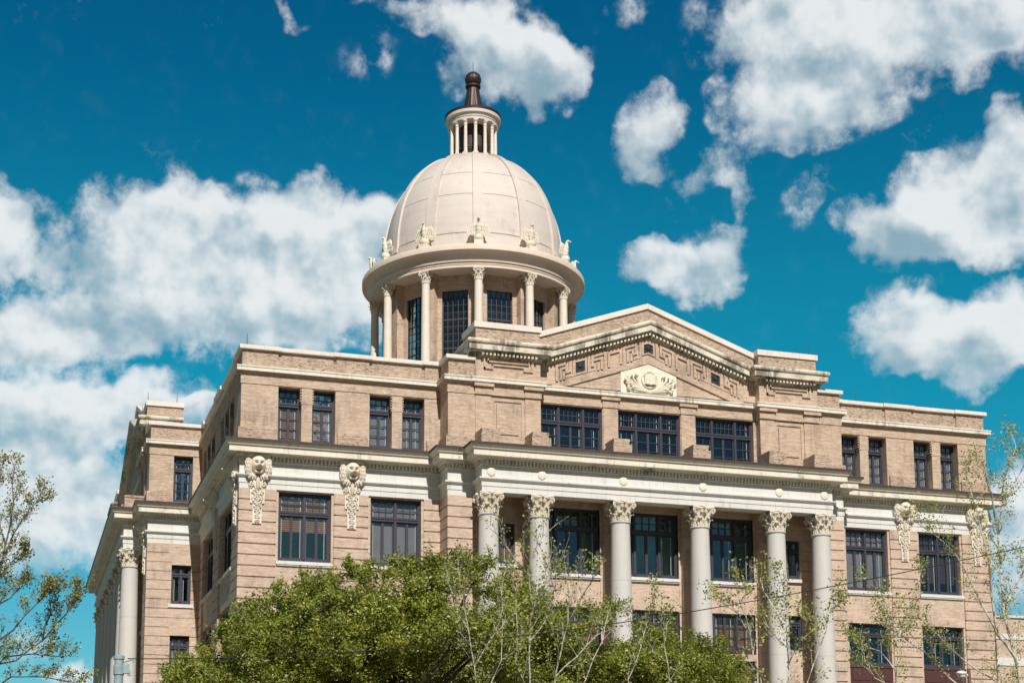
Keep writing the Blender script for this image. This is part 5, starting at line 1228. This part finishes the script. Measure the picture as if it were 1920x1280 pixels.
syc('right', 'tall pale-barked sycamore in sparse new leaf at the right corner, its limbs crossing the wall', 'sycleaf', 'sycbark', 1.9, 8500, 0.075, 0.10, 3, G1, 0.11, 0, 0.5)
syc('midright', 'slender sycamore sapling before the right wing, between the two stacks of windows', 'sycleaf', 'sycbark', 1.2, 1900, 0.09, 0.045, 4, G1, 0.12)
syc('mid', 'leafy young sycamore with white stems in front of the two rightmost portico columns', 'sycleaf', 'sycbark', 1.2, 2900, 0.095, 0.05, 6, G1, 0.12)
syc('cenL', 'leftmost of the thin white-stemmed trees in front of the big oak', 'sycleaf', 'sycbark3', 1.3, 1100, 0.085, 0.028, 7, G1, 0.09, 0, 0.6)
syc('cenM', 'white-stemmed tree whose bare tip reaches up across the second portico column', 'sycleaf', 'sycbark3', 1.4, 700, 0.085, 0.034, 8, G1, 0.09, 0, 0.55)
syc('cenR', 'forked white-stemmed tree leaning right in front of the gap between the two oaks', 'sycleaf', 'sycbark3', 1.3, 1000, 0.085, 0.03, 9, G1, 0.09, 0, 0.6)
syc('cenRR', 'thin nearly bare tree in front of the smaller oak', 'sycleaf', 'sycbark3', 0.9, 800, 0.085, 0.032, 10, G1, 0.09, 0, 0.6)
syc('left', 'sycamore with dark twigs, yellow-green buds and seed balls reaching in from the left edge', 'budleaf', 'sycbark2', 2.6, 11000, 0.06, 0.07, 12, None, 0.06, 0.5, 0.4, 0.62)
# ================================================================ street poles, cable, neighbour
MT['pole'] = plain('blue_grey_pole', (0.30, 0.40, 0.43), 0.45, 0.2); MT['rust'] = plain('brown_pole', (0.16, 0.10, 0.07), 0.6, 0.2); MT['wire'] = plain('black_cable', (0.02, 0.02, 0.02), 0.6, 0.05); MT['lampw'] = plain('white_lamp_head', (0.75, 0.75, 0.72), 0.4, 0.05)
r = empty('utility_pole', (-28.64, -35, 0), 'pale blue-grey steel pole with a cable clamp, in front of the side colonnade', 'pole')
M().lathe([(0.16, 0), (0.13, 0.4), (0.105, 5.62), (0.105, 5.66), (0.125, 5.67), (0.125, 5.74), (0.09, 5.77), (0.0, 5.78)], 24).make('shaft', 'pole', r)
m = M(); m.lathe([(0.115, 5.30), (0.125, 5.31), (0.125, 5.52), (0.115, 5.53)], 20); m.box(0.09, 0.24, -0.10, 0.05, 5.34, 5.56); m.tube([(0.10, -0.06, 5.60), (0.30, -0.06, 5.66), (0.33, -0.06, 5.60)], 0.022, 6); m.box(0.20, 0.27, -0.08, 0.0, 5.28, 5.40); m.make('clamp', 'pole', r)
cab = [(-28.45, 5.73), (-26.455, 5.74), (-23.885, 5.93), (-20.377, 6.33), (-18.402, 6.62), (-14.251, 7.40), (-11.107, 8.05), (-3.6, 9.62), (4.0, 11.5)]
def interp_c(x):
    return float(np.polyval(np.polyfit([p[0] for p in cab], [p[1] for p in cab], 3), x))
pts = [(-28.45 + 32.45 * i / 60, -35, interp_c(-28.45 + 32.45 * i / 60)) for i in range(61)]
tag(M().tube(pts, 0.014, 5).make('overhead_cable', 'wire'), 'thin black cable rising from the blue-grey pole across the trees and columns to the right', 'cable')
r = empty('street_lamp', (-5.62, -35, 0), 'slim brown lamp post with a small white head, low in front of the right corner', 'street lamp')
M().lathe([(0.09, 0), (0.07, 0.5), (0.05, 6.15), (0.03, 6.17)], 14).make('shaft', 'rust', r)
m = M(); m.tube([(0.0, 0, 5.95), (-0.12, 0, 6.02), (-0.2, 0, 6.04)], 0.03, 6); m.ball((-0.24, 0, 6.03), (0.16, 0.12, 0.07), 12); m.ball((-0.22, 0, 5.95), (0.10, 0.08, 0.05), 10); m.make('lamp_head', 'lampw', r)
r = empty('brick_building', (64.0, 56, 0), 'plain tan brick building with pale stone bands, far behind the right corner', 'building')
m = M(); ops = [(x - 2.0 + 5.5 * k, x + 5.5 * k, z, z + 2.3) for x in (-3.0,) for k in range(3) for z in (2.5, 8.0, 13.2)]
m.panel(-6.1, 12, 0, 21.8, ops, -6, 0.3); m.add([(-6.1, -6, 0), (-6.1, -6, 21.8), (-6.1, 12, 21.8), (-6.1, 12, 0)], [(0, 1, 2, 3)]); m.add([(-6.1, -6, 21.8), (12, -6, 21.8), (12, 12, 21.8), (-6.1, 12, 21.8)], [(0, 1, 2, 3)]); m.add([(12, -6, 0), (12, 12, 0), (12, 12, 21.8), (12, -6, 21.8)], [(0, 1, 2, 3)]); m.make('wall', 'brick', r)
m = M(); 
for z, h_ in ((19.7, 0.5), (17.2, 0.75), (12.2, 0.4)): m.sweep([(-6.1, 12), (-6.1, -6), (12, -6)], [(0, z), (0.08, z), (0.08, z + h_), (0, z + h_)])
m.sweep([(-6.1, 12), (-6.1, -6), (12, -6)], [(0, 21.75), (0.15, 21.78), (0.15, 22.0), (-0.3, 22.02)]); m.make('stone_band', 'white', r)
wf = None
for a, b, c, d in ops:
    q = M(); q.box(-1, 1, 0, 0.08, 0, 0.08); q.box(-1, 1, 0, 0.08, 2.22, 2.3); q.box(-1, -0.92, 0, 0.08, .08, 2.22); q.box(0.92, 1, 0, 0.08, .08, 2.22); q.box(-0.03, 0.03, 0, 0.07, .08, 2.22); q.box(-.92, .92, .01, .07, 1.1, 1.16)
    if wf is None: wf = q.make('window', 'frame', r); M().quad(-0.95, 0.95, 0.06, 0.05, 2.25).make('pane', 'glass', wf); o = wf
    else: o = copy_tree(wf, r)
    o.location = ((a + b) / 2, -5.8, c)
m = M(); m.box(-5.8, 11.8, -5.2, -5.1, 0.1, 21.5); m.make('inner_wall', 'dark', r)
